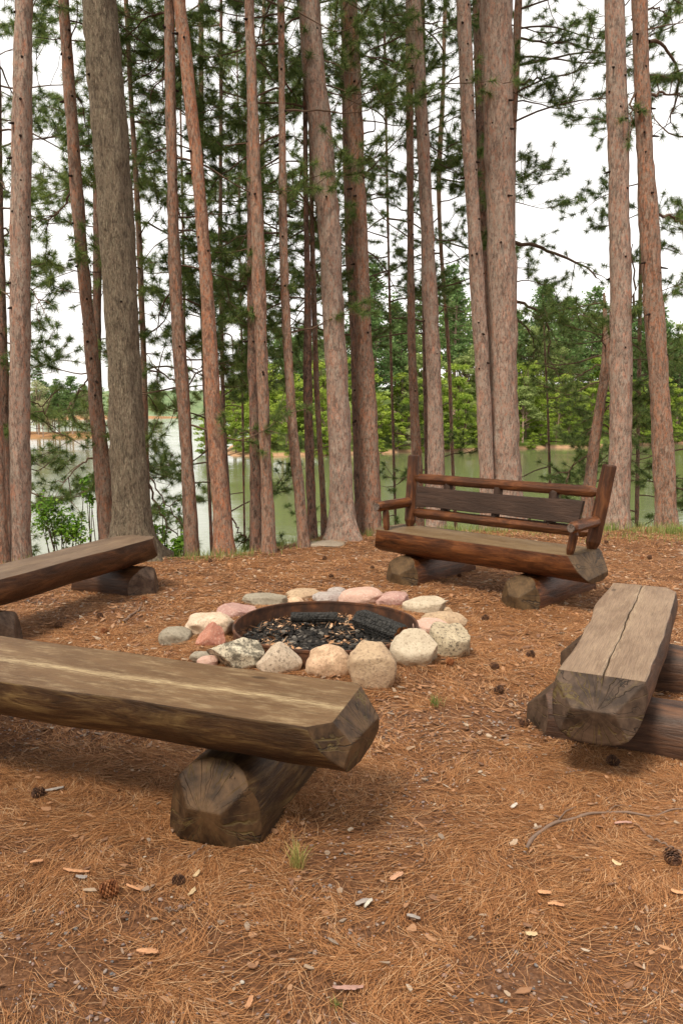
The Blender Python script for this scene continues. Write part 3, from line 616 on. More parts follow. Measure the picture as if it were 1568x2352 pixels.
def grow_limb(mb,tC,tD,start,az,L,elev,r0,droop=.25,upturn=.35,dens=1.0,rs=random):
    n=9; p=[np.array(start,float)]; d=np.array([math.cos(az)*math.cos(elev),math.sin(az)*math.cos(elev),math.sin(elev)])
    for i in range(n):
        k=i/n; d=d+np.array([rs.gauss(0,.16),rs.gauss(0,.16),rs.gauss(0,.13)]); d[2]+= -droop/n*2 if k<.55 else upturn/n*3
        d/=np.linalg.norm(d); p.append(p[-1]+d*L/n)
    p=np.array(p); r=np.linspace(r0,r0*.22,len(p)); tube(mb,p,r,5,0,False)
    for i in range(4,len(p)):
        if rs.random()<.92*min(1,dens+.2):
            for sd in (-1,1):
                if rs.random()<.62*dens:
                    dd=p[i]-p[i-1]; dd/=np.linalg.norm(dd); a2=math.atan2(dd[1],dd[0])+sd*rs.uniform(.5,1.2); l2=L*rs.uniform(.18,.46)*(1.25-i/len(p)*.6)
                    q=[p[i]]; d2=np.array([math.cos(a2),math.sin(a2),rs.uniform(-.25,.45)])
                    for s_ in range(4):
                        d2=d2+np.array([rs.gauss(0,.2),rs.gauss(0,.2),rs.gauss(0,.12)+.07]); d2/=np.linalg.norm(d2); q.append(q[-1]+d2*l2/4)
                    q=np.array(q); tube(mb,q,np.linspace(r[i]*.5,.0035,5),4,0,False)
                    for s_ in (2,3,4):
                        if s_==4 or rs.random()<.5: tC.append(q[s_]); tD.append(d2)
                        if rs.random()<.6*dens:
                            d3=d2+np.array([rs.gauss(0,.6),rs.gauss(0,.6),rs.gauss(0,.4)+.2]); d3/=np.linalg.norm(d3); e_=q[s_]+d3*rs.uniform(.14,.30)
                            tube(mb,np.array([q[s_],e_]),[.005,.003],3,0,False); tC.append(e_); tD.append(d3)
    tC.append(p[-1]); tD.append(d); 
def limb_path(mb,tC,tD,pts,r0,tufts=6,rs=random,twigs=True):
    p=smoothpts(polyl(pts,14),1); p[1:-1]+=rng.normal(0,.012,(12,3)); tube(mb,p,np.linspace(r0,r0*.35,len(p)),7,0,False)
    for k in range(tufts):
        i=rs.randint(4,13); dd=p[i]-p[i-1]; dd/=np.linalg.norm(dd)+1e-9; d2=dd+np.array([rs.gauss(0,.8),rs.gauss(0,.8),rs.gauss(0,.6)]); d2/=np.linalg.norm(d2)
        l2=rs.uniform(.15,.4); q=np.array([p[i],p[i]+d2*l2*.5+np.array([0,0,.02]),p[i]+d2*l2]); tube(mb,q,[.007,.005,.003],4,0,False); tC.append(q[-1]); tD.append(d2)
        if rs.random()<.5: tC.append(q[1]); tD.append(d2)
ntrees=0
def tree(label,Y,samp,bark,crown=None,limbs=(),top=12.0,flare=.28,lobes=0,wts=1.0,knots=20,needle='needle',nn=88,nl=.105,nw=.0062,seed=None,kindname='pine_tree',ring=36,group=None):
    """samp: (u,v,width) along the trunk from the foot up, all in the photograph's frame; Y: distance ahead"""
    global ntrees; ntrees+=1; sd=seed if seed is not None else ntrees*7; rs=random.Random(sd)
    pts=[];rad=[]
    for u,v,w in samp: pts.append(PY(u,v,Y)); rad.append(px2w(w,Y,u,v)*wts)
    pts=np.array(pts);rad=np.array(rad); o=np.argsort(pts[:,2]); pts=pts[o];rad=rad[o]
    s0=(pts[min(2,len(pts)-1)]-pts[0]); s0=s0/s0[2]
    gz=float(ground(pts[0][0],Y)); 
    lo=pts[0]+s0*(gz-.15-pts[0][2]); pts=np.vstack([lo,pts]); rad=np.r_[rad[0]*1.02,rad]
    s1=pts[-1]-pts[-3]; s1=s1/s1[2]; dz=top-pts[-1][2]
    if dz>0: pts=np.vstack([pts,pts[-1]+s1*dz*.5,pts[-1]+s1*dz]); rad=np.r_[rad,rad[-1]*.75,rad[-1]*.35]
    zz=np.arange(pts[0][2],pts[-1][2],.07 if Y<11 else .14); cx=np.interp(zz,pts[:,2],pts[:,0]); cr=np.interp(zz,pts[:,2],rad)
    ker=np.ones(9)/9; pad=lambda a:np.convolve(np.r_[a[0]+(a[0]-a[4:0:-1]),a,a[-1]+(a[-1]-a[-2:-6:-1])],ker,'valid')
    if len(cx)>20: cx=pad(cx); cr=pad(cr)
    cy=Y+.0*zz; hgt=zz-gz
    fl=1+flare*np.exp(-np.clip(hgt,0,None)/.16)
    th=np.linspace(0,2*math.pi,ring,endpoint=False); ZZ,TH=np.meshgrid(zz,th,indexing='ij')
    r_=(cr*fl)[:,None]*np.ones_like(TH)
    if lobes: r_=r_*(1+.35*np.exp(-np.clip(ZZ-gz,0,None)/.14)*np.clip(np.cos(TH*lobes+sd),-.2,1))
    # bark plates in the silhouette
    px=np.cos(TH)*cr[:,None]; py=np.sin(TH)*cr[:,None]
    r_=r_+.012*fbm(px*16,py*16,ZZ*7,sd,3)*np.clip(cr[:,None]/.12,.3,1.3)+.012*fbm(px*3,py*3,ZZ*1.1,sd+4,2)*cr[:,None]/.12
    V=np.stack([cx[:,None]+r_*np.cos(TH),cy[:,None]+r_*np.sin(TH),ZZ],-1).reshape(-1,3)
    i=np.arange(len(zz)-1)[:,None]*ring; j=np.arange(ring)[None,:]; k=(j+1)%ring
    base=np.array([cx[0],Y,gz]); m=MB(); m.add(V-base,[(np.stack([i+j,i+k,i+ring+k,i+ring+j],-1).reshape(-1,4),0)])
    for q in range(knots):                                       # stubs of shed branches
        z_=rs.uniform(gz+1.8,min(top,7.5)); a_=rs.uniform(math.pi*1.05,math.pi*1.95) if rs.random()<.7 else rs.uniform(0,6.28); xi=np.interp(z_,zz,cx); ri=np.interp(z_,zz,cr)
        c0=np.array([xi+math.cos(a_)*ri*.97,Y+math.sin(a_)*ri*.97,z_])-base; d=np.array([math.cos(a_),math.sin(a_),-.25]); ln_=rs.uniform(.008,.02) if rs.random()<.72 else rs.uniform(.03,.09)
        tube(m,np.array([c0-d*.01,c0+d*ln_*.6,c0+d*ln_]),[.014,.011,.006],6,1,True)
    root=empty(kindname,tuple(base)); tag(root,label,'pine tree',group)
    link('trunk',m.mesh('trunk',[bark,M['knot']],True),root)
    mbc=MB(); tC=[];tD=[]
    for spec in (crown or []):
        z0,z1,n,L0,L1=spec[:5]; dens=spec[5] if len(spec)>5 else 1.0; azr=spec[6] if len(spec)>6 else (0,6.283)
        for q in range(n):
            z_=z0+(z1-z0)*(q+rs.random())/n; k_=(q+.5)/n; L_=(L0+(L1-L0)*k_)*rs.uniform(.6,1.25); xi=np.interp(z_,zz,cx)
            az=rs.uniform(*azr)
            grow_limb(mbc,tC,tD,(xi,Y,z_),az,L_,rs.uniform(-.15,.35),.005+.006*L_,rs.uniform(.1,.5),rs.uniform(.1,.5),dens,rs)
    for lp in limbs:
        pl,wpx,nt=lp[:3]; dy=lp[3] if len(lp)>3 else 0
        pp=[PY(u,v,Y+dy*ii/(len(pl)-1)) for ii,(u,v) in enumerate(pl)]; limb_path(mbc,tC,tD,pp,px2w(wpx,Y,*pl[0]),nt,rs)
    if tC:
        V,Ft=needles_tuft(np.array(tC),np.array(tD),nn,nl,nw); mbc.add(V,[(Ft,1)])
    if mbc.n:
        mbc.V=[v_-base for v_ in mbc.V]; link('crown',mbc.mesh('crown',[M['twig'],M[needle]]),root)
    return root
HI=(7.2,11.5,9,1.6,1.0,.8)     # crowns of the bare foreground stems start above the picture
red,pink,ora,gry,drk=M['bark_red'],M['bark_pink'],M['bark_orange'],M['bark_grey'],M['bark_dark']
# --- the row on the crest
tree('slender reddish pine cut off by the left frame edge, beside the pale pink pine',7.5,[(6,1290,26),(2,1180,25),(-10,900,24),(-30,400,22)],red,[HI],knots=4)
tree('straight pale pink pine nearest the left edge, full height, behind the dark bench',7.6,[(48,1282,42),(46,1000,40),(47,700,38),(49,400,36),(53,180,33),(55,0,31)],pink,[HI],knots=22,
     limbs=[([(62,640),(85,690),(92,740)],3,3),([(62,915),(100,935),(120,990)],3,6,.6)])
tree('thin reddish pine leaning left between the pale pink and the thick grey one',8.3,[(250,1240,36),(229,1010,31),(208,780,29),(185,551,27),(172,380,24),(158,180,22),(148,20,20)],red,
     [HI,(4.2,6.2,7,.9,1.0,.7)],limbs=[([(165,443),(141,479),(111,514)],4,7,.5),([(210,860),(180,905),(155,940)],4,7,.4)],knots=34)
tree('thickest grey-brown furrowed pine with flared roots at the left bench end',7.75,[(309,1262,98),(306,1210,86),(303,1130,81),(295,1008,76),(283,780,73),(270,551,71),(250,280,69),(231,60,66),(228,0,66)],gry,[HI],lobes=4,flare=.55,knots=3,ring=64)
tree('dark brown pine with clumps of needles, first right of the thick grey one',8.1,[(441,1272,32),(434,1130,31),(427,1008,29),(412,800,27),(399,585,26),(395,350,24),(391,180,21),(389,0,19)],red,
     [HI,(1.3,6.6,24,.9,1.1,.95,(-.3,3.4))],limbs=[([(390,36),(330,28),(265,36)],3,8,.6),([(400,130),(345,140),(290,150)],3,8,.7),([(405,880),(360,850),(335,812)],4,6,.4)],knots=14,seed=5)
tree('orange-red pine leaning left, third full trunk from the thick grey one',8.0,[(517,1275,45),(508,1150,40),(494,1008,36),(485,850,34),(474,640,28),(458,430,25),(437,230,23),(412,0,22)],ora,[HI],
     limbs=[([(533,1190),(549,1222),(574,1243)],4,6,.3)],knots=16)
tree('darker stem of the twin pines at the centre left, partly hidden',8.25,[(591,1262,30),(586,1008,26),(580,800,24),(578,551,20),(577,300,17),(576,50,14)],drk,[HI,(2.0,5.5,9,.9,1.0,.7,(-.3,3.4))],knots=8)
tree('lighter stem of the twin pines at the centre left, in front',8.1,[(618,1265,28),(613,1120,27),(608,1008,27),(600,800,27),(593,585,28),(585,350,22),(577,150,19),(572,0,18)],red,[HI],knots=20)
tree('thin dark-topped pine leaning left just left of the stout central one',8.35,[(697,1255,25),(688,1130,24),(673,1008,22),(659,780,21),(651,585,18),(648,300,15),(645,0,13)],red,
     [HI,(2.2,6.6,20,.9,1.2,.95,(-.3,3.4))],knots=10,seed=11)
tree('short-looking brown pine with low green clumps, paired with a pencil-thin one',8.8,[(717,1240,21),(711,1050,21),(706,900,21),(707,690,15),(703,500,11),(700,200,8)],drk,[(2.2,6.4,15,.9,1.1,.95,(-.3,3.4))],knots=4,top=8,seed=12)
tree('pencil-thin reddish pine right against the stout central one',8.95,[(746,1237,15),(738,1080,14),(727,900,12),(721,700,11),(717,551,10),(713,300,8),(710,60,7)],red,[(4.0,6.2,5,.8,.8,.7)],knots=4,top=8)
tree('stout pink-barked pine in the middle of the picture, leaning left',8.75,[(790,1240,60),(787,1180,55),(781,1050,51),(774,903,49),(767,740,48),(758,551,48),(741,360,46),(722,180,43),(706,0,41)],pink,[HI],lobes=3,flare=.38,knots=4,ring=56)
tree('straight red-brown pine right of the stout central one, by the bench armrest',9.1,[(851,1232,47),(848,1100,46),(842,944,47),(834,760,38),(829,585,34),(818,360,33),(808,160,33),(799,0,34)],red,[HI],knots=26,ring=44)
tree('dim pine directly behind the trunk by the bench armrest',10.4,[(828,1180,26),(821,980,24),(814,762,20),(803,600,21),(796,300,18),(792,60,15)],drk,[HI,(2.3,7,18,1.2,1.3,.95)],knots=6,seed=15)
tree('narrow pine behind the left post of the railed bench',9.9,[(963,1190,24),(957,1060,22),(951,944,21),(945,800,17),(943,643,15),(940,251,15),(939,0,14)],red,[HI,(4.0,7.2,12,1.0,1.2,.9)],knots=8,seed=16)
tree('pale red pine rising behind the left part of the backrest',9.5,[(1001,1220,43),(1000,1100,38),(999,944,33),(993,800,31),(985,643,31),(972,321,26),(960,140,28),(948,0,28)],pink,[HI],knots=24,ring=44)
tree('almost black pine stem just behind the pale red one at the backrest',12.0,[(984,1180,14),(980,1000,14),(977,820,14),(974,600,13),(972,300,12)],drk,[(-.6,1.2,3,1.1,1.1,.8),(2.4,7.5,18,1.4,1.3,.95)],knots=0,seed=18)
tree('medium pink pine close on the left of the broadest pine behind the bench',9.45,[(1119,1225,34),(1117,1100,33),(1111,944,32),(1104,800,31),(1095,643,31),(1076,321,27),(1069,150,26),(1064,0,26)],pink,[HI],knots=26)
tree('broadest pinkish pine standing behind the middle of the railed bench',9.6,[(1166,1225,76),(1164,1130,68),(1156,944,63),(1154,800,62),(1152,643,61),(1145,321,60),(1140,150,61),(1138,0,62)],pink,[HI],lobes=3,flare=.3,knots=16,ring=64)
tree('shaded pine squeezed between the medium pink and the broadest pine',11.3,[(1120,1100,20),(1118,900,19),(1111,643,18),(1104,300,21),(1100,55,23)],drk,[HI,(3.5,8.2,14,1.2,1.3,.9)],knots=14,seed=20)
tree('slim crooked pine whose stem bends out right of the broadest pine',11.2,[(1180,1150,18),(1178,900,17),(1174,643,16),(1173,350,17),(1177,250,17),(1186,115,17),(1188,30,13)],red,
     [(5.0,8.6,15,1.7,1.6,1.0,(-1.1,.9)),(2.8,5.0,4,1.1,1.1,.8)],limbs=[([(1182,557),(1217,560),(1263,577),(1308,597),(1348,612),(1368,638)],9,9),
     ([(1185,693),(1217,703),(1253,733),(1260,774),(1258,844)],7,5),([(1185,731),(1207,751),(1227,784),(1225,819)],5,3),([(1180,200),(1215,188),(1260,170)],6,7),([(1180,80),(1230,100),(1290,95),(1370,120)],5,14)],knots=4,top=9,seed=21)
tree('straight pink-brown pine at the right with bare smooth stem, left of the rightmost',9.5,[(1415,1225,52),(1420,1120,48),(1425,944,46),(1424,800,45),(1424,643,44),(1419,321,39),(1413,150,38),(1410,0,36)],pink,[HI],knots=22,ring=48)
tree('rightmost full pine, red-brown, with crooked limbs reaching right',9.55,[(1530,1222,43),(1527,1130,43),(1517,944,43),(1507,800,42),(1496,643,41),(1478,321,31),(1472,150,30),(1467,0,29)],red,
     [HI,(5.2,7.2,5,1.0,1.1,.9,(-.8,.8))],limbs=[([(1489,95),(1524,100),(1549,136),(1559,201),(1539,281)],7,10,.5),([(1491,216),(1524,216),(1580,221)],6,5,.4),([(1511,492),(1539,497),(1590,532)],6,6,.4),
     ([(1462,200),(1446,241),(1448,301)],5,5,-.2),([(1466,30),(1500,15),(1540,40)],5,6,.3),([(1535,1010),(1520,1060),(1500,1110)],2,0,.3)],knots=24,ring=44)
tree('leaning fork-limbed pine behind the right post of the railed bench',10.4,[(1343,1195,28),(1358,1080,26),(1366,1000,24),(1383,900,21),(1392,820,18),(1391,760,14),(1388,720,11)],red,
     [(1.2,2.8,15,1.1,1.0,.9)],limbs=[([(1353,1040),(1313,1070),(1298,1110),(1285,1150)],4,7),([(1400,930),(1370,960),(1352,1000)],4,4),([(1395,830),(1330,860),(1290,900)],4,6),([(1396,800),(1450,740),(1458,640),(1452,560)],7,6),([(1410,900),(1470,880),(1500,930)],4,5)],knots=4,top=2.9,seed=24)
# --- behind the crest, lower on the bank
LB=[('dark shaded pine at the far left edge behind the pale pink one',10.5,[(24,1150,18),(14,950,18),(6,740,17),(0,500,15),(-6,200,13)],drk,[(-.5,7.2,34,1.3,1.3,1.0)],31,{}),
('dark stem half hidden behind the thin left-leaning reddish pine',10.0,[(236,1190,20),(228,1050,20),(222,800,20),(226,551,19),(224,300,16)],drk,[(-1.2,6.0,18,1.0,.9,.8)],32,dict(limbs=[([(225,1045),(200,1055),(183,1067),(163,1085),(145,1108)],5,4,-.3)])),
('narrow red stem showing along the right edge of the thick grey pine',9.0,[(339,1250,15),(337,1130,15),(334,1000,14),(330,800,13),(318,500,12),(300,200,10)],red,[(1.0,6.6,26,1.0,1.1,.9)],33,dict(limbs=[([(340,1110),(363,1165),(388,1212),(424,1240)],6,3),([(342,1095),(368,1134),(394,1174),(419,1210)],4,6)])),
('thin dark pine behind the orange-red leaning one',11.0,[(522,1130,13),(519,1050,10),(514,1008,10),(508,700,9),(506,450,8),(508,200,7)],drk,[(-.6,7.6,30,1.3,1.2,.95)],34,{}),
('brown pine whose upper stem shows left of the orange-red leaning one',12.5,[(480,1100,8),(470,900,9),(463,650,10),(462,400,11),(462,0,10)],drk,[(1.0,9.5,24,1.4,1.4,.95)],35,{}),
('pair-topped slim pine seen high between the twin pines and the stout one',13.5,[(612,1100,7),(606,900,7),(602,600,8),(602,350,9),(607,0,7)],red,[(2.8,10.0,26,1.5,1.4,.95)],36,{}),
('background pine filling the gap left of the railed bench',13.0,[(905,1090,6),(897,800,6),(890,500,5),(885,200,5)],drk,[(-1.0,2.0,3,1.1,1.0,.8),(2.6,9.5,30,1.6,1.3,.95)],37,{}),
('thin crooked pine in the gap behind the backrest rails',13.2,[(1040,1100,7),(1030,800,8),(1010,550,9),(1005,400,10),(1016,260,9)],red,[(-1.5,1.6,4,1.2,1.1,.8),(2.8,8.5,25,1.6,1.3,.9)],38,{}),
('low background pine right of the broadest one with bare curling twigs',13.8,[(1262,1120,6),(1258,950,5),(1250,800,4)],drk,[(-3.2,2.6,15,1.5,1.0,.8)],39,{'top':3.4}),
('dense background pine behind the two rightmost trunks',12.6,[(1462,1140,9),(1466,900,8),(1470,600,7),(1476,300,6)],drk,[(-2.4,4.4,22,1.4,1.1,.9),(4.6,9,12,1.2,1.2,.9)],40,{}),
('background pine past the right frame edge with branches reaching in',12.0,[(1610,1150,18),(1605,800,17),(1600,400,15)],drk,[(-2.4,8.6,36,1.5,1.5,1.0)],41,{}),
('background pine past the left frame edge with branches reaching in',12.0,[(-40,1150,18),(-52,700,17),(-60,300,15)],drk,[(-1.4,8.0,34,1.4,1.4,1.0)],42,{}),
('feathery background pine between the dark brown and orange-red ones',14.5,[(432,1090,6),(425,800,6),(420,500,5)],drk,[(1.2,8.8,22,1.5,1.3,.9)],43,{}),
('full background pine behind the stout central trunk',14.0,[(770,1120,14),(760,900,14),(752,600,12)],drk,[(-2.0,1.6,4,1.2,1.1,.8),(2.8,10,32,1.7,1.5,.95)],44,{}),
('leafy background pine behind the twin pines',12.8,[(560,1120,5),(556,850,5),(552,600,4)],drk,[(-1.6,1.5,4,1.1,1.0,.8),(2.2,6.0,18,1.2,1.0,.95)],45,{}),
]
for lb,Y,sm,bk,cr,sd,kw in LB:
    cr=[(c_[0],c_[1],max(3,int(c_[2]*(.74 if sd in (34,35,36,44,45) else .92))))+tuple(c_[3:]) for c_ in cr]
    tree(lb,Y,sm,bk,cr,seed=sd,knots=0,ring=20,nn=80,nw=.0072,nl=.115,needle='needle_lt' if sd%3==0 else 'needle',**{'top':10.5,**kw})

# ------------------------------------------------------------------ shrubs, grass, small things
M['leaf']=island_mat('bright_leaves',[(0,(.10,.24,.02)),(.5,(.19,.37,.035)),(1,(.33,.50,.07))],.5,.4,spec=.3)
M['grass']=island_mat('grass_blades',[(0,(.12,.18,.04)),(.5,(.22,.30,.07)),(.85,(.38,.38,.14)),(1,(.5,.42,.22))],.6,.3)
def shrub(label,u,v,Y,rx,rz,n,ls,seed,leafmat='leaf',clumps=9,name='shrub'):
    rs=np.random.default_rng(seed); c=PY(u,v,Y); g=float(ground(c[0],Y)); base=np.array([c[0],Y,g]); m=MB(); cc=[]
    for k in range(clumps):
        q=c+np.array([rs.uniform(-1,1)*rx,rs.uniform(-.7,.7)*rx,rs.uniform(-1,1)*rz]); cc.append(q)
        mid=(base+q)/2+rs.normal(0,.06,3); tube(m,np.array([base+rs.normal(0,.02,3)*[1,1,0],mid,q])-base,[.012,.008,.004],5,0,False)
    cc=np.array(cc); idx=rs.integers(0,clumps,n); C=cc[idx]+rs.normal(0,1,(n,3))*np.array([rx,rx,rz])*.24
    d=rs.normal(size=(n,3)); d[:,2]=d[:,2]*.4-.15; d/=np.linalg.norm(d,axis=1)[:,None]; s=np.cross(d,np.array([0,0,1])+rs.normal(0,.45,(n,3))); s/=np.linalg.norm(s,axis=1)[:,None]
    L=(ls*rs.uniform(.6,1.2,n))[:,None]; C=C-base
    V=np.stack([C-d*L*.5,C+s*L*.42-d*L*.05,C+d*L*.2+s*L*.25,C+d*L*.55,C+d*L*.2-s*L*.25,C-s*L*.42-d*L*.05],1).reshape(-1,3)
    m.add(V,[(np.arange(n)[:,None]*6+np.arange(6)[None],1)])
    r=empty(name,tuple(base)); tag(r,label,'shrub'); link('foliage',m.mesh('foliage',[M['twig'],M[leafmat]]),r); return r
shrub('bright green leafy sapling over the water between the two left pines',142,1205,9.6,.26,.26,2100,.042,1,clumps=14)
shrub('small sprig of bright leaves beside the thin left-leaning pine',205,1125,9.9,.10,.16,190,.055,2,clumps=5)
shrub('green leafy bush at the foot of the thick grey pine, right side',392,1262,8.9,.20,.16,800,.06,3,clumps=10)
shrub('yellow-green undergrowth bush behind the thick grey pine',358,1215,9.2,.10,.20,170,.055,4,clumps=6)
shrub('bright green seedling at the right frame edge below the rightmost pine',1556,1225,9.3,.17,.10,260,.05,5,clumps=8)
shrub('faint green sapling behind the orange-red leaning pine',415,1180,11.0,.12,.25,110,.055,6,clumps=6)
def grass_patch(x,y,h,mb,n0=1):
    n=len(x); g=ground(x,y); a_=rng.uniform(0,6.28,n); ln_=rng.normal(0,.35,n); hh=h*rng.uniform(.5,1.2,n)
    dx=np.cos(a_)*ln_*hh; dy=np.sin(a_)*ln_*hh; w_=.0022
    V=np.stack([np.stack([x-w_,y,g],-1),np.stack([x+w_,y,g],-1),np.stack([x+dx*.4+w_*.7,y+dy*.4,g+hh*.6],-1),np.stack([x+dx*.4-w_*.7,y+dy*.4,g+hh*.6],-1),np.stack([x+dx,y+dy,g+hh],-1)],1).reshape(-1,3)
    o=np.arange(n)[:,None]*5; mb.add(V,[(o+np.array([[0,1,2,3]]),0),(o+np.array([[3,2,4]]),0)])
mb=MB()
def clumpy(cx,cy,sx,sy,n,h): grass_patch(rng.normal(cx,sx,n),rng.normal(cy,sy,n),h,mb)
for cx_,n in ((-1.35,120),(-1.05,90),(-.75,80),(-.5,60),(.35,110),(.55,60),(1.25,200),(1.7,140),(2.2,60),(-3.1,60)):
    clumpy(cx_,float(edge(cx_))+.02,.14,.08,n,.10)
clumpy(3.15,9.25,.14,.06,160,.12); clumpy(3.8,9.15,.25,.08,380,.13); clumpy(4.05,8.55,.16,.14,420,.12); clumpy(3.3,8.75,.35,.15,160,.06); clumpy(4.3,9.0,.2,.3,380,.14); clumpy(2.2,9.0,.5,.12,200,.05); clumpy(3.9,8.1,.18,.1,240,.07)
xx=rng.uniform(-3.6,5,700); grass_patch(xx,edge(xx)+rng.normal(-.02,.10,700),.045,mb)
tag(link('crest_grass',mb.mesh('crest_grass',[M['grass']])),'sparse green grass along the crest at the feet of the pines','grass',kind='stuff')
def tuft(u,v,h,n,label,sp=.02,mt=None):
    x,y=P(u,v,0); m=MB(); a_=rng.uniform(0,6.28,n); ln_=rng.uniform(.1,.75,n); hh=h*rng.uniform(.6,1.1,n); bx=rng.normal(0,sp,n); by=rng.normal(0,sp,n)
    for i in range(n):
        p=np.array([[bx[i],by[i],0],[bx[i]+math.cos(a_[i])*ln_[i]*hh[i]*.4,by[i]+math.sin(a_[i])*ln_[i]*hh[i]*.4,hh[i]*.55],[bx[i]+math.cos(a_[i])*ln_[i]*hh[i],by[i]+math.sin(a_[i])*ln_[i]*hh[i],hh[i]*.95]])
        tube(m,p,[.0012,.001,.0004],3,0,False)
    tag(link('grass_tuft',m.mesh('grass_tuft',[mt or M['tuft']]),None,(x,y,float(ground(x,y)))),label,'grass tuft')
M['tuft']=island_mat('tuft_blades',[(0,(.20,.22,.05)),(.6,(.42,.36,.12)),(1,(.5,.33,.15))],.6)
tuft(683,1985,.085,70,'yellow-green needle tuft in the foreground below the bench support',.010)
tuft(1000,1622,.06,40,'small green grass tuft right of the foreground bench end',.018,M['grass'])
tuft(770,2310,.03,14,'tiny green sprout close to the bottom edge of the picture',.008,M['grass'])

# pine cones
M['cone']=island_mat('cone_scales',[(0,(.045,.022,.014)),(.6,(.10,.045,.025)),(1,(.20,.10,.05))],.7)
M['conered']=island_mat('cone_scales_red',[(0,(.12,.04,.015)),(.6,(.26,.09,.03)),(1,(.36,.16,.07))],.7)
def cone_mesh(seed,mat):
    r_=np.random.default_rng(seed); m=MB(); Ln=.05; n=76
    V=SV[::1]; 
    tube(m,np.array([[0,0,-.022],[0,0,-.01],[0,0,.01],[0,0,.022]]),[.006,.012,.011,.003],8,0)
    for i in range(n):
        k=i/n; a_=i*2.39996; z=-.022+.044*k; rr=.0235*math.sin(math.pi*min(.97,k*.85+.13))**.6; up=.15+.75*k
        d=np.array([math.cos(a_),math.sin(a_),up]); d/=np.linalg.norm(d); s=np.array([-math.sin(a_),math.cos(a_),0]); b=np.array([0,0,z])
        w_=.0068; t_=np.cross(d,s)*.0016
        p0=b+d*rr*.35; p1=b+d*rr*1.02
        V=np.array([p0+s*w_*.35,p0-s*w_*.35,p1-s*w_*.75,p1+d*.003,p1+s*w_*.75]); V=np.concatenate([V+t_,V-t_])
        m.add(V,[(np.array([[0,1,2,3,4]]),0),(np.array([[9,8,7,6,5]]),0),(np.array([[2,3,8,7],[3,4,9,8],[1,2,7,6],[4,0,5,9]]),0)])
    return m.mesh('pine_cone',[mat])
cmA=cone_mesh(1,M['cone']); cmR=cone_mesh(2,M['conered'])
cones=[(761,1324,.9,'small dark pine cone halfway between the fire ring and the central pines',0),(745,1277,.9,'dark pine cone near the foot of the stout central pine',0),
(483,1285,.9,'dark pine cone at the crest below the orange-red pine',0),(230,1421,1.0,'dark pine cone left of the thin curved twig',0),(135,1438,1.0,'dark pine cone nearest the left bench',0),
(332,1378,.8,'small brown pine cone in front of the left bench support',1),(240,1453,.9,'reddish pine cone left of the olive grey stone',1),(1113,1411,1.0,'pine cone between the ring and the railed bench',0),
(1217,1502,1.0,'dark pine cone right of the speckled stone, halfway to the right bench',0),(1032,1529,1.0,'brown pine cone just below the right end of the stone circle',1),
(1136,1532,1.0,'dark pine cone in the open floor, upper of a close pair',0),(1144,1587,1.0,'dark pine cone in the open floor, lower of a close pair',0),(1202,1667,.9,'brown pine cone by the left end of the right bench support',0),
(248,2032,1.15,'rusty red open pine cone in the left foreground',1),(408,2007,.8,'small black pine cone beside pale wood splinters in the foreground',0),(90,1818,1.0,'dark pine cone with a grey bark flake next to it at the left',0),
(1541,1988,1.15,'large dark pine cone standing at the right edge of the foreground',0),(1408,1752,1.05,'pine cone in the shade under the right bench support',0),
(1490,1280,.95,'larger of two pine cones on the slope at the far right',0),(1474,1280,.7,'smaller of two pine cones on the slope at the far right',1),(1392,1248,.9,'dark pine cone behind the right end of the railed bench',0),
(1054,1321,.8,'pine cone under the middle of the railed bench',0),(1478,1308,.6,'tiny broken pine cone below the two at the far right',1),(855,1301,.8,'pine cone beside the left end of the railed bench',0)]
for u,v,s,lb,kd in cones:
    x,y=P(u,v,.02); o=link('pine_cone',cmR if kd else cmA,None,(x,y,float(ground(x,y))+.020*s),(random.uniform(.9,1.9),random.uniform(-.4,.4),random.uniform(0,6.28))); o.scale=(s,s,s)
    tag(o,lb,'pine cone','pine cones lying about the clearing')
# sticks
M['stick']=island_mat('stick_bark',[(0,(.20,.125,.085)),(1,(.30,.20,.15))],.9,0,True)
M['cut']=NT('cut_wood').fin((.6,.32,.08),.8)
def stick(pts,r0,r1,label,sides=()):
    pp=np.array([[*P(u,v,.012),0] for u,v in pts]); pp[:,2]=ground(pp[:,0],pp[:,1])+.012; p=smoothpts(polyl(pp,34),2); p[:,2]=ground(p[:,0],p[:,1])+.010+.004*np.sin(np.arange(len(p))*.9)
    m=MB(); r_=np.linspace(r0,r1,len(p))*(1+.12*rng.normal(size=len(p))); tube(m,p-p[0],r_,8,0,True,1)
    for fr,du,dv,rr in sides:
        i=int(fr*(len(p)-1)); a_=p[i]-p[0]; q=np.array([a_,a_+np.array([du*.5,dv*.5+.01,.006]),a_+np.array([du,dv,.0])]); tube(m,q,[rr,rr*.8,rr*.4],6,0)
    tag(link('fallen_branch' if r0>=.007 and label.startswith('long') else 'twig',m.mesh('stick',[M['stick'],M['cut']],True),None,tuple(p[0])),label,'stick')
def zr(x,y): return ((1200+x/3.093)*.9185,(1900+y/3.093)*.9185)
stick([zr(*q) for q in [(355,700),(420,600),(520,550),(620,515),(760,475),(900,460),(1060,440),(1180,475),(1320,490),(1500,430),(1600,415)]],.007,.003,'long curved fallen branch with a fresh orange cut in the right foreground',[(.28,.10,.11,.003),(.55,.1,.06,.002)])
stick([zr(*q) for q in [(1290,655),(1360,685),(1450,725),(1560,785)]],.0045,.003,'short grey twig beside the large pine cone at the right edge')
stick([(283,1431),(300,1418),(318,1405),(327,1385)],.008,.004,'short bent stick on the needles in front of the left bench')
stick([zr(*q) for q in [(660,130),(720,115),(800,100)]],.003,.002,'thin brown twig above the long fallen branch')
stick([(432,1955),(460,1935),(480,1918)],.004,.002,'thin twig leaning out from the near support log end')
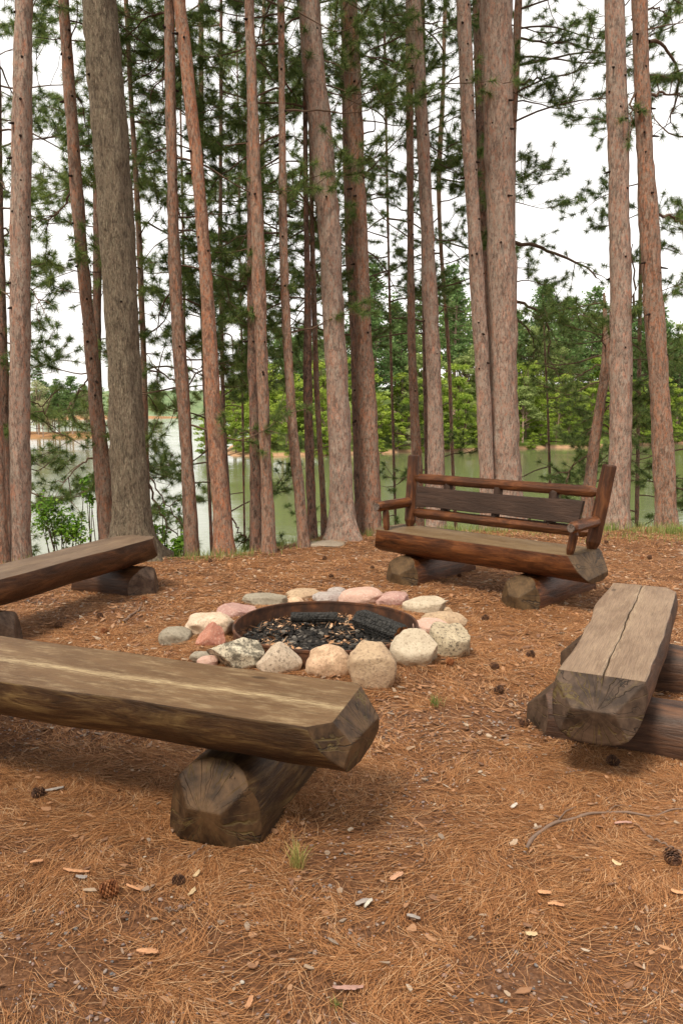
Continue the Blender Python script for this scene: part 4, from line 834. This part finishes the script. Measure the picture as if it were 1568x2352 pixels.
stick([(380,2205-130),(400,2080),(450,2060)],.003,.002,'faint thin twig in the needles of the left foreground')
# larger bark flakes seen singly
def flake(u,v,L,w,rot,colr,label,seed,name='bark_flake',cat='bark flake'):
    r_=np.random.default_rng(seed); x,y=P(u,v,.01); nx=16; xs=np.linspace(-L/2,L/2,nx); wv=w/2*np.sqrt(np.clip(1-(xs/(L/2*1.03))**2,0,1))**.7*np.clip(1+.16*r_.normal(size=nx),.65,1.3)+.001
    off=np.cumsum(r_.normal(0,.0005,nx)); V=[]
    for i in range(nx):
        zc=.003*math.sin(i*.22+seed)
        V+= [(xs[i],off[i]-wv[i],zc+.001),(xs[i],off[i],zc+.005),(xs[i],off[i]+wv[i],zc),(xs[i],off[i],zc-.004)]
    V=np.array(V); i=np.arange(nx-1)[:,None]*4; j=np.arange(4)[None];k=(j+1)%4; m=MB(); m.add(V,[(np.stack([i+j,i+k,i+4+k,i+4+j],-1).reshape(-1,4),0),(np.array([[3,2,1,0]]),0),((nx-1)*4+np.array([[0,1,2,3]]),0)])
    t=NT('flake'); b=t.noise(t.coord((1,4,1)),60,4,.6); c_=t.mix(t.ramp(b,[(.4,.0),(.65,.7)]),colr,tuple(q*.62 for q in colr)); t.fin(c_,.85,t.bump(b,.4,.002),.2)
    tag(link(name,m.mesh(name,[t.m]),None,(x,y,float(ground(x,y))+.016),(r_.normal(0,.08),r_.normal(0,.08),rot)),label,cat)
def zl(x,y): return ((0+x/3.136)*.9185,(1900+y/3.136)*.9185)
def zc(x,y): return ((300+x/1.568)*.9185,(2000+y/1.568)*.9185)
OR=(.62,.32,.17);GR=(.38,.33,.30);CRM=(.66,.48,.28);PK=(.48,.28,.23)
for i,(q,L_,w_,r_,c_,lb) in enumerate([(zl(600,855),.085,.013,-.05,OR,'long peach bark flake in the left foreground'),(zl(430,220),.07,.018,.15,GR,'grey weathered bark flake beside the left pine cone'),
(zl(290,795),.04,.013,.2,OR,'short orange flake left of the long peach one'),(zl(1160,1495),.062,.02,-.1,OR,'broad orange bark flake at the bottom left'),(zl(1050,967),.05,.011,-.1,OR,'peach flake right of the rusty red cone'),
(zl(640,900),.035,.018,.2,GR,'grey flake touching the long peach flake'),(zl(1505,1010),.045,.013,1.3,CRM,'cream splinter standing next to the small black cone'),(zl(1540,860),.028,.012,1.0,CRM,'shorter cream splinter above the other one'),
(zc(1085,300),.05,.022,.5,(.58,.32,.2),'wide rust-pink bark flake in the middle foreground'),(zc(955,385),.055,.022,.4,GR,'pale grey flake with ragged ends in the middle foreground'),(zc(1150,440),.04,.015,.0,GR,'flat grey flake with a curled tip, centre right foreground'),
(zc(893,730),.08,.014,.1,PK,'long pinkish flake low in the centre foreground'),(zc(505,785),.042,.014,1.5,OR,'narrow orange flake pointing at the camera near the bottom'),(zc(110,590),.05,.018,-.1,OR,'light orange flake left of centre in the foreground'),
(zr(495,1035),.04,.02,-.3,OR,'orange chip below the long fallen branch'),(zr(585,1125),.048,.015,-.2,OR,'tan chip beneath the orange chip at the right'),(zr(1100,555),.06,.010,.0,PK,'thin pink flake right under the long fallen branch'),
(zr(395,1340),.035,.022,.3,CRM,'rounded cream chip near the lower right'),(zr(1050,860),.03,.02,-.4,CRM,'pale knobby chip between branch and large cone'),(zr(1530,1105),.045,.02,-.5,OR,'orange flake at the right edge of the foreground'),
((1180,1862),.03,.02,.4,(.6,.52,.45),'white-grey chip on the open floor at the right'),((845,2065),.04,.012,1.0,(.66,.6,.5),'small white chip near the middle bottom')]):
    flake(q[0],q[1],L_,w_,r_,c_,lb,500+i)
# oak leaf
x,y=P(648,1850,.01); r_=[]; pts=[(0,-.055),(.006,-.03),(.022,-.03),(.010,-.012),(.034,-.002),(.012,.010),(.028,.028),(.010,.03),(.0,.052),(-.012,.032),(-.03,.026),(-.012,.010),(-.036,-.004),(-.010,-.013),(-.022,-.03),(-.005,-.03)]
V=np.array([(a,b,.004+.25*abs(a)+.03*abs(b)) for a,b in pts]+[(0,.0,.003)]); n=len(pts); Fx=np.array([[i,(i+1)%n,n] for i in range(n)])
t=NT('oak_leaf'); b=t.noise(t.coord(),60,3); o=link('oak_leaf',mesh_np('oak_leaf',V,[(Fx,0)],[t.fin(t.ramp(b,[(.3,(.42,.19,.08)),(.7,(.58,.30,.14))]),.7)]),None,(x,y,float(ground(x,y))+.012),(.2,.1,2.9))
tag(o,'dry orange oak leaf lying beside the near support log','leaf')

# ------------------------------------------------------------------ water, far shores and woods
WL=-5.0
t=NT('lake_water'); v=t.coord((.55,1.5,1),loc=(0,0,0)); a=t.noise(v,1.1,5,.62,.4); b=t.noise(t.coord((.8,2.2,1)),4.5,3,.6); big=t.noise(t.coord((.03,.06,1)),1.0,3,.5)
c3=t.noise(t.coord((.16,.55,1)),1.0,3,.6,.5); h=t.math('MULTIPLY',t.math('ADD',t.math('ADD',a,t.math('MULTIPLY',c3,2.2)),t.math('MULTIPLY',b,.35)),t.ramp(big,[(.4,.25),(.62,1.0)]))
M['water']=t.fin((.13,.145,.07),.05,t.bump(h,.17,.10),.5); t.b.inputs['IOR'].default_value=1.36
V=np.array([[-3000,9.5,WL],[3000,9.5,WL],[3000,6000,WL],[-3000,6000,WL]],float)
tag(link('lake_water',mesh_np('lake_water',V,[(np.array([[0,1,2,3]]),0)],[M['water']])),kind='structure')
t=NT('far_bank'); xyz=t.n('ShaderNodeSeparateXYZ'); t.l(t.coord(),xyz.inputs[0]); a=t.noise(t.coord(),.8,5,.65)
c_=t.ramp(a,[(.35,(.10,.16,.03)),(.6,(.18,.22,.05)),(.75,(.30,.20,.10))]); c_=t.mix(t.ramp(t.math('ADD',xyz.outputs[2],5.0),[(.25,1.0),(.5,0.0)]),c_,(.42,.25,.15))
M['bank']=t.fin(c_,.95,t.bump(a,.5,.3),.1)
# right-hand far shore: shoreline y as a function of x
SX=np.array([-24,-19.5,-18,-14,-10,0,7,18,30,45,57,90,200]); SY=np.array([150,112,103,99.5,99.5,102,107,110,118,124,133,150,220])
def shore(x): return np.interp(x,SX,SY)
def far_z(x,y):
    d=y-shore(x); lim=np.clip((x+20.5)/9,0,1); hill=np.clip((x+19)/40,0,1)
    z=WL-.4+np.clip(d,-3,1.2)*.75*1+np.clip(d-1.2,0,60)*(.05+.13*hill)+.5*fbm(x*.08,y*.08,0,81,3)*np.clip(d/6,0,1)
    return np.where(x<-20.5,WL-1,z*lim+(WL-1)*(1-lim))
V,Fq=build_grid(np.concatenate([np.arange(-22,62,1.0),np.linspace(63,260,50)]),np.concatenate([np.arange(94,140,1.0),np.linspace(141,330,60)]),far_z)
tag(link('far_shore',mesh_np('far_shore',V,[(Fq,0)],[M['bank']],True)),kind='structure')
def isl_z(x,y):
    r=((x+62)/24)**2+((y-163)/13)**2; k=np.clip(1-r,-1,1)
    return WL-.6+1.45*np.clip(k,0,1)**.9+.3*fbm(x*.15,y*.15,0,91,3)*np.clip(k*3,0,1)
V,Fq=build_grid(np.arange(-90,-35,1.2),np.arange(148,179,1.0),isl_z)
t=NT('needle_bank'); a=t.noise(t.coord(),.6,5,.65); M['bank2']=t.fin(t.ramp(a,[(.35,(.40,.21,.11)),(.6,(.30,.17,.08)),(.75,(.22,.20,.07))]),.95,t.bump(a,.5,.3),.1)
tag(link('wooded_point',mesh_np('wooded_point',V,[(Fq,0)],[M['bank2']],True)),kind='structure')
t=NT('far_hill'); a=t.noise(t.coord(),.05,6,.75); M['hill']=t.fin(t.ramp(a,[(.35,(.13,.19,.10)),(.65,(.24,.30,.16))]),1,t.bump(a,1.0,6),0)  # pale green; the slight distance haze is put into the colour
def hill_z(x,y): return WL-1+np.clip(1-((y-1000)/260)**2,0,1)*(20+9*fbm(x*.004,0*x,0,99,3)+3.5*fbm(x*.05,y*.05,0,98,3))
V,Fq=build_grid(np.linspace(-900,500,420),np.linspace(740,1260,60),hill_z)
tag(link('distant_hills',mesh_np('distant_hills',V,[(Fq,0)],[M['hill']],True)),kind='structure')

def rnd_leaf_mat(name,a,b,tr=.35):
    t=NT(name); g=t.n('ShaderNodeNewGeometry'); oi=t.n('ShaderNodeObjectInfo')
    f=t.math('ADD',t.math('MULTIPLY',g.outputs['Random Per Island'],.6),t.math('MULTIPLY',oi.outputs['Random'],.4)); c=t.ramp(f,[(0,a),(1,b)])
    t.fin(c,.7,None,.15); x_=t.n('ShaderNodeBsdfTranslucent'); t.l(c,x_.inputs[0]); mx=t.n('ShaderNodeMixShader'); mx.inputs[0].default_value=tr
    t.l(t.b.outputs[0],mx.inputs[1]); t.l(x_.outputs[0],mx.inputs[2]); t.l(mx.outputs[0],t.out.inputs[0]); return t.m
FM={'bright':rnd_leaf_mat('far_bright',(.17,.28,.04),(.46,.54,.10),.5),'olive':rnd_leaf_mat('far_olive',(.19,.26,.08),(.36,.42,.16),.45),'pine':rnd_leaf_mat('far_pine',(.08,.16,.055),(.22,.32,.11),.4),'pale':rnd_leaf_mat('far_pale',(.32,.35,.17),(.52,.52,.30),.45)}
M['fartrunk']=NT('far_trunk').fin((.28,.20,.15),.9,None,.1)
def far_tree_mesh(kind,h,seed):
    r_=np.random.default_rng(seed); m=MB(); tube(m,np.array([[0,0,-1.0],[0,0,h*.5],[.2*r_.normal(),.2*r_.normal(),h*.97]]),[h*.014,h*.010,.03],7,0)
    C=[]
    if kind=='pine':
        lv=14
        for i in range(lv):
            z=h*(.38+.6*i/lv); rr=h*.17*(1-i/lv)**.6*r_.uniform(.7,1.25)+.25
            for k in range(int(4+rr*2.5)):
                a_=r_.uniform(0,6.28); q=rr*r_.uniform(.6,1.1); e_=np.array([math.cos(a_)*q,math.sin(a_)*q,z+r_.uniform(-.1,.35)*rr]); tube(m,np.array([[0,0,z],e_]),[.05,.02],3,0,False)
                nl_=44; f_=r_.uniform(.35,1.05,nl_)[:,None]; C.append(np.array([0,0,z])*(1-f_)+e_*f_+r_.normal(0,.26,(nl_,3))*[1,1,.55])
        C=np.concatenate(C); ls=.26
    else:
        nb=34
        for k in range(nb):
            a_=r_.uniform(0,6.28); zc_=r_.uniform(.18 if kind=='bright' else .35,.95); q=h*.26*math.sin(math.pi*min(.98,zc_*.8+.12))**.7*r_.uniform(.2,1.05); c0=np.array([math.cos(a_)*q,math.sin(a_)*q,h*zc_])
            tube(m,np.array([[0,0,h*zc_*.7],c0]),[.06,.02],3,0,False); n_l=95 if kind!='pale' else 60
            d=r_.normal(size=(n_l,3)); d/=np.linalg.norm(d,axis=1)[:,None]; C.append(c0+d*(r_.uniform(.3,1,n_l)[:,None])*np.array([1.15,1.15,.5])*h*.085)
        C=np.concatenate(C); ls=.30 if kind!='pale' else .22
    n=len(C); d=r_.normal(size=(n,3)); d[:,2]*=.5; d/=np.linalg.norm(d,axis=1)[:,None]; s=np.cross(d,r_.normal(size=(n,3))*[.6,.6,1]); s/=np.linalg.norm(s,axis=1)[:,None]; L=(ls*r_.uniform(.5,1.2,n))[:,None]
    V=np.stack([C-d*L*.6,C+s*L*.4,C+d*L*.6,C-s*L*.4],1).reshape(-1,3); tr=m; cm=MB(); cm.add(V,[(np.arange(n)[:,None]*4+np.arange(4)[None],0)])
    return m.mesh('trunk',[M['fartrunk']],True),cm.mesh('crown',[FM[kind]])
FT={}
for kind,hs in (('bright',(7,9)),('olive',(9,11)),('pine',(11,14)),('pale',(8,10))):
    FT[kind]=[far_tree_mesh(kind,h_,i*5+len(kind)) for i,h_ in enumerate(hs)]
FL={'bright':'bright yellow-green leafy tree on the far shore','olive':'dull olive leafy tree in the woods on the far shore','pine':'tall dark conifer in the woods on the far shore','pale':'pale thin-leaved tree on the far shore'}
def far_tree(kind,x,y,z,s,label,group):
    a_,b_=random.choice(FT[kind]); r=empty('broadleaf_tree' if kind!='pine' else 'conifer_tree',(x,y,z),random.uniform(0,6.28)); r.scale=(s*random.uniform(.85,1.2),s*random.uniform(.85,1.2),s)
    tag(r,label,'tree',group); link('trunk',a_,r); link('crown',b_,r)
rf=random.Random(5)
cnt=0
for row,(dd,sp,kinds,sc) in enumerate([(.3,2.0,['bright']*5+['olive','pale'],(.28,.75)),(3,3.2,['bright']*6+['olive'],(.65,1.15)),(7,3.9,['bright']*4+['olive','pine','pale'],(1.0,1.45)),(13,4.4,['bright','olive','pine','pine','bright'],(1.25,1.65)),(21,5.0,['olive','pine','pine','bright'],(1.4,1.8)),(31,5.8,['olive','pine','olive','pine'],(1.4,1.9)),(43,7.5,['pine','olive','pale'],(1.4,1.9))]):
    x=-17.5+row*.7
    while x<72+row*9:
        y=float(shore(x))+dd+rf.uniform(-1.4,1.4); z=float(far_z(np.array(x),np.array(y)))
        k=rf.choice(kinds); k='bright' if (x<-2 and row<4 and rf.random()<.8) else k; s=rf.uniform(*sc)*(1 if x>-8 else .9)
        if not(x>66+row*4 and rf.random()<.3):
            far_tree(k,x,y,z-.1,s,FL[k],{'bright':'bright leafy trees along the far shore','olive':'olive leafy trees on the far shore','pine':'conifers on the far shore','pale':'pale trees on the far shore'}[k]); cnt+=1
        x+=sp*rf.uniform(.65,1.35)
for i in range(64):
    x=rf.uniform(-84,-41); y=rf.uniform(152,172); z=float(isl_z(np.array(x),np.array(y)))
    if z<WL+.02: continue
    k=rf.choice(['pine','pine','olive','pale','pale']); far_tree(k,x,y,z-.1,rf.uniform(.75,1.15),{'pine':'thin conifer on the wooded point across the water at the left','olive':'olive leafy tree on the wooded point at the left','pale':'pale spring-leaved tree on the wooded point at the left'}[k],'trees of the wooded point, '+k)
    cnt+=1
# second wooded mass behind the point at the left, and the low point left of centre
for i in range(26):
    x=rf.uniform(-175,-70); y=rf.uniform(330,420); k=rf.choice(['pine','olive','pale']); far_tree(k,x*1.0,y,WL-.3,rf.uniform(.7,1.1),{'pine':'conifer in the hazy wood beyond the left point','olive':'olive tree in the hazy wood beyond the left point','pale':'pale tree in the hazy wood beyond the left point'}[k],'trees beyond the left point, '+k)
V,Fq=build_grid(np.linspace(-190,-60,40),np.linspace(315,450,30),lambda x,y:WL-.5+1.5*np.clip(1-((y-385)/62)**2-((x+125)/62)**2,-.4,1))
tag(link('back_shore',mesh_np('back_shore',V,[(Fq,0)],[M['bank2']],True)),kind='structure')
print('far trees',cnt,'near trees',ntrees)

# the wood the clearing lies in: behind and beside the camera, one unseen mass of stems and crowns added to block low sky light
r2=np.random.default_rng(77); mbw=MB(); LC=[]
for i in range(64):
    a_=r2.uniform(math.pi*.93,math.pi*2.07); q=r2.uniform(9,26); x=math.cos(a_)*q*1.05; y=3+math.sin(a_)*q
    if y>2.5: continue
    g=float(ground(x,y)); h_=r2.uniform(13,18); rr=r2.uniform(.12,.2); tube(mbw,np.array([[x,y,g-.2],[x+r2.normal(0,.1),y,g+h_*.5],[x+r2.normal(0,.3),y,g+h_]]),[rr,rr*.75,.03],9,0)
    for k in range(46):
        z=g+h_*r2.uniform(.28,1.0); b_=r2.uniform(0,6.28); l_=r2.uniform(.6,2.4)*(1.15-(z-g)/h_*.6); LC.append((np.array([x+math.cos(b_)*l_,y+math.sin(b_)*l_,z]),26))
C=np.concatenate([c_+r2.normal(0,.38,(n_l,3))*[1,1,.5] for c_,n_l in LC]); n=len(C); d=r2.normal(size=(n,3)); d/=np.linalg.norm(d,axis=1)[:,None]; s_=np.cross(d,r2.normal(size=(n,3))); s_/=np.linalg.norm(s_,axis=1)[:,None]
V=np.stack([C-d*.13,C+s_*.07,C+d*.13,C-s_*.07],1).reshape(-1,3); mbw.add(V,[(np.arange(n)[:,None]*4+np.arange(4)[None],1)])
tag(link('unseen_pine_woods',mbw.mesh('unseen_pine_woods',[M['bark_red'],M['needle']])),'unseen pine woods behind and beside the camera, added to block low sky light','woods',kind='stuff')

# ------------------------------------------------------------------ light, sky, camera
SUN_EL=R(58); SUN_AZ=R(215)     # azimuth clockwise from +Y: behind the camera's left shoulder
w=bpy.data.worlds.new('World'); scn.world=w; w.use_nodes=True; nt=w.node_tree; nt.nodes.clear()
out=nt.nodes.new('ShaderNodeOutputWorld'); bg=nt.nodes.new('ShaderNodeBackground'); sky=nt.nodes.new('ShaderNodeTexSky'); sky.sky_type='NISHITA'; sky.sun_disc=False
sky.sun_elevation=SUN_EL; sky.sun_rotation=SUN_AZ; sky.air_density=1.0; sky.dust_density=2.0
tc=nt.nodes.new('ShaderNodeTexCoord'); mp=nt.nodes.new('ShaderNodeMapping'); mp.inputs['Scale'].default_value=(1,1,3); nz=nt.nodes.new('ShaderNodeTexNoise'); nz.inputs['Scale'].default_value=1.6; nz.inputs['Detail'].default_value=5
nt.links.new(tc.outputs['Generated'],mp.inputs[0]); nt.links.new(mp.outputs[0],nz.inputs['Vector'])
cr=nt.nodes.new('ShaderNodeValToRGB'); cr.color_ramp.elements[0].position=.3; cr.color_ramp.elements[0].color=(7.8,7.5,7.1,1); cr.color_ramp.elements[1].position=.7; cr.color_ramp.elements[1].color=(9.8,9.5,9.1,1)
nt.links.new(nz.outputs[0],cr.inputs[0])
mx=nt.nodes.new('ShaderNodeMix'); mx.data_type='RGBA'; mx.inputs[0].default_value=.93
nt.links.new(sky.outputs[0],mx.inputs[6]); nt.links.new(cr.outputs[0],mx.inputs[7]); nt.links.new(mx.outputs[2],bg.inputs[0]); bg.inputs[1].default_value=.10
nt.links.new(bg.outputs[0],out.inputs[0])
sd=bpy.data.lights.new('sun','SUN'); sd.energy=2.6; sd.angle=R(14); sd.color=(1,.90,.74); so=bpy.data.objects.new('sun',sd); col.objects.link(so)
dirv=Vector((math.sin(SUN_AZ)*math.cos(SUN_EL),math.cos(SUN_AZ)*math.cos(SUN_EL),math.sin(SUN_EL))); so.rotation_mode='QUATERNION'; so.rotation_quaternion=dirv.to_track_quat('Z','Y'); so.location=(0,0,30)
cd=bpy.data.cameras.new('camera'); cam=bpy.data.objects.new('camera',cd); col.objects.link(cam); scn.camera=cam
cd.sensor_fit='VERTICAL'; cd.sensor_height=36; cd.lens=36*F/2352; cd.clip_end=8000; cd.clip_start=.05; cam.location=(0,0,H); cam.rotation_euler=(math.pi/2-PT,0,0)
scn.view_settings.view_transform='Standard'; scn.view_settings.look='None'; scn.view_settings.exposure=.74; scn.view_settings.gamma=1
scn.cycles.max_bounces=6; scn.cycles.diffuse_bounces=3; scn.cycles.glossy_bounces=3; scn.cycles.transmission_bounces=3; scn.cycles.transparent_max_bounces=4
print('script time',round(time.time()-T0,1))
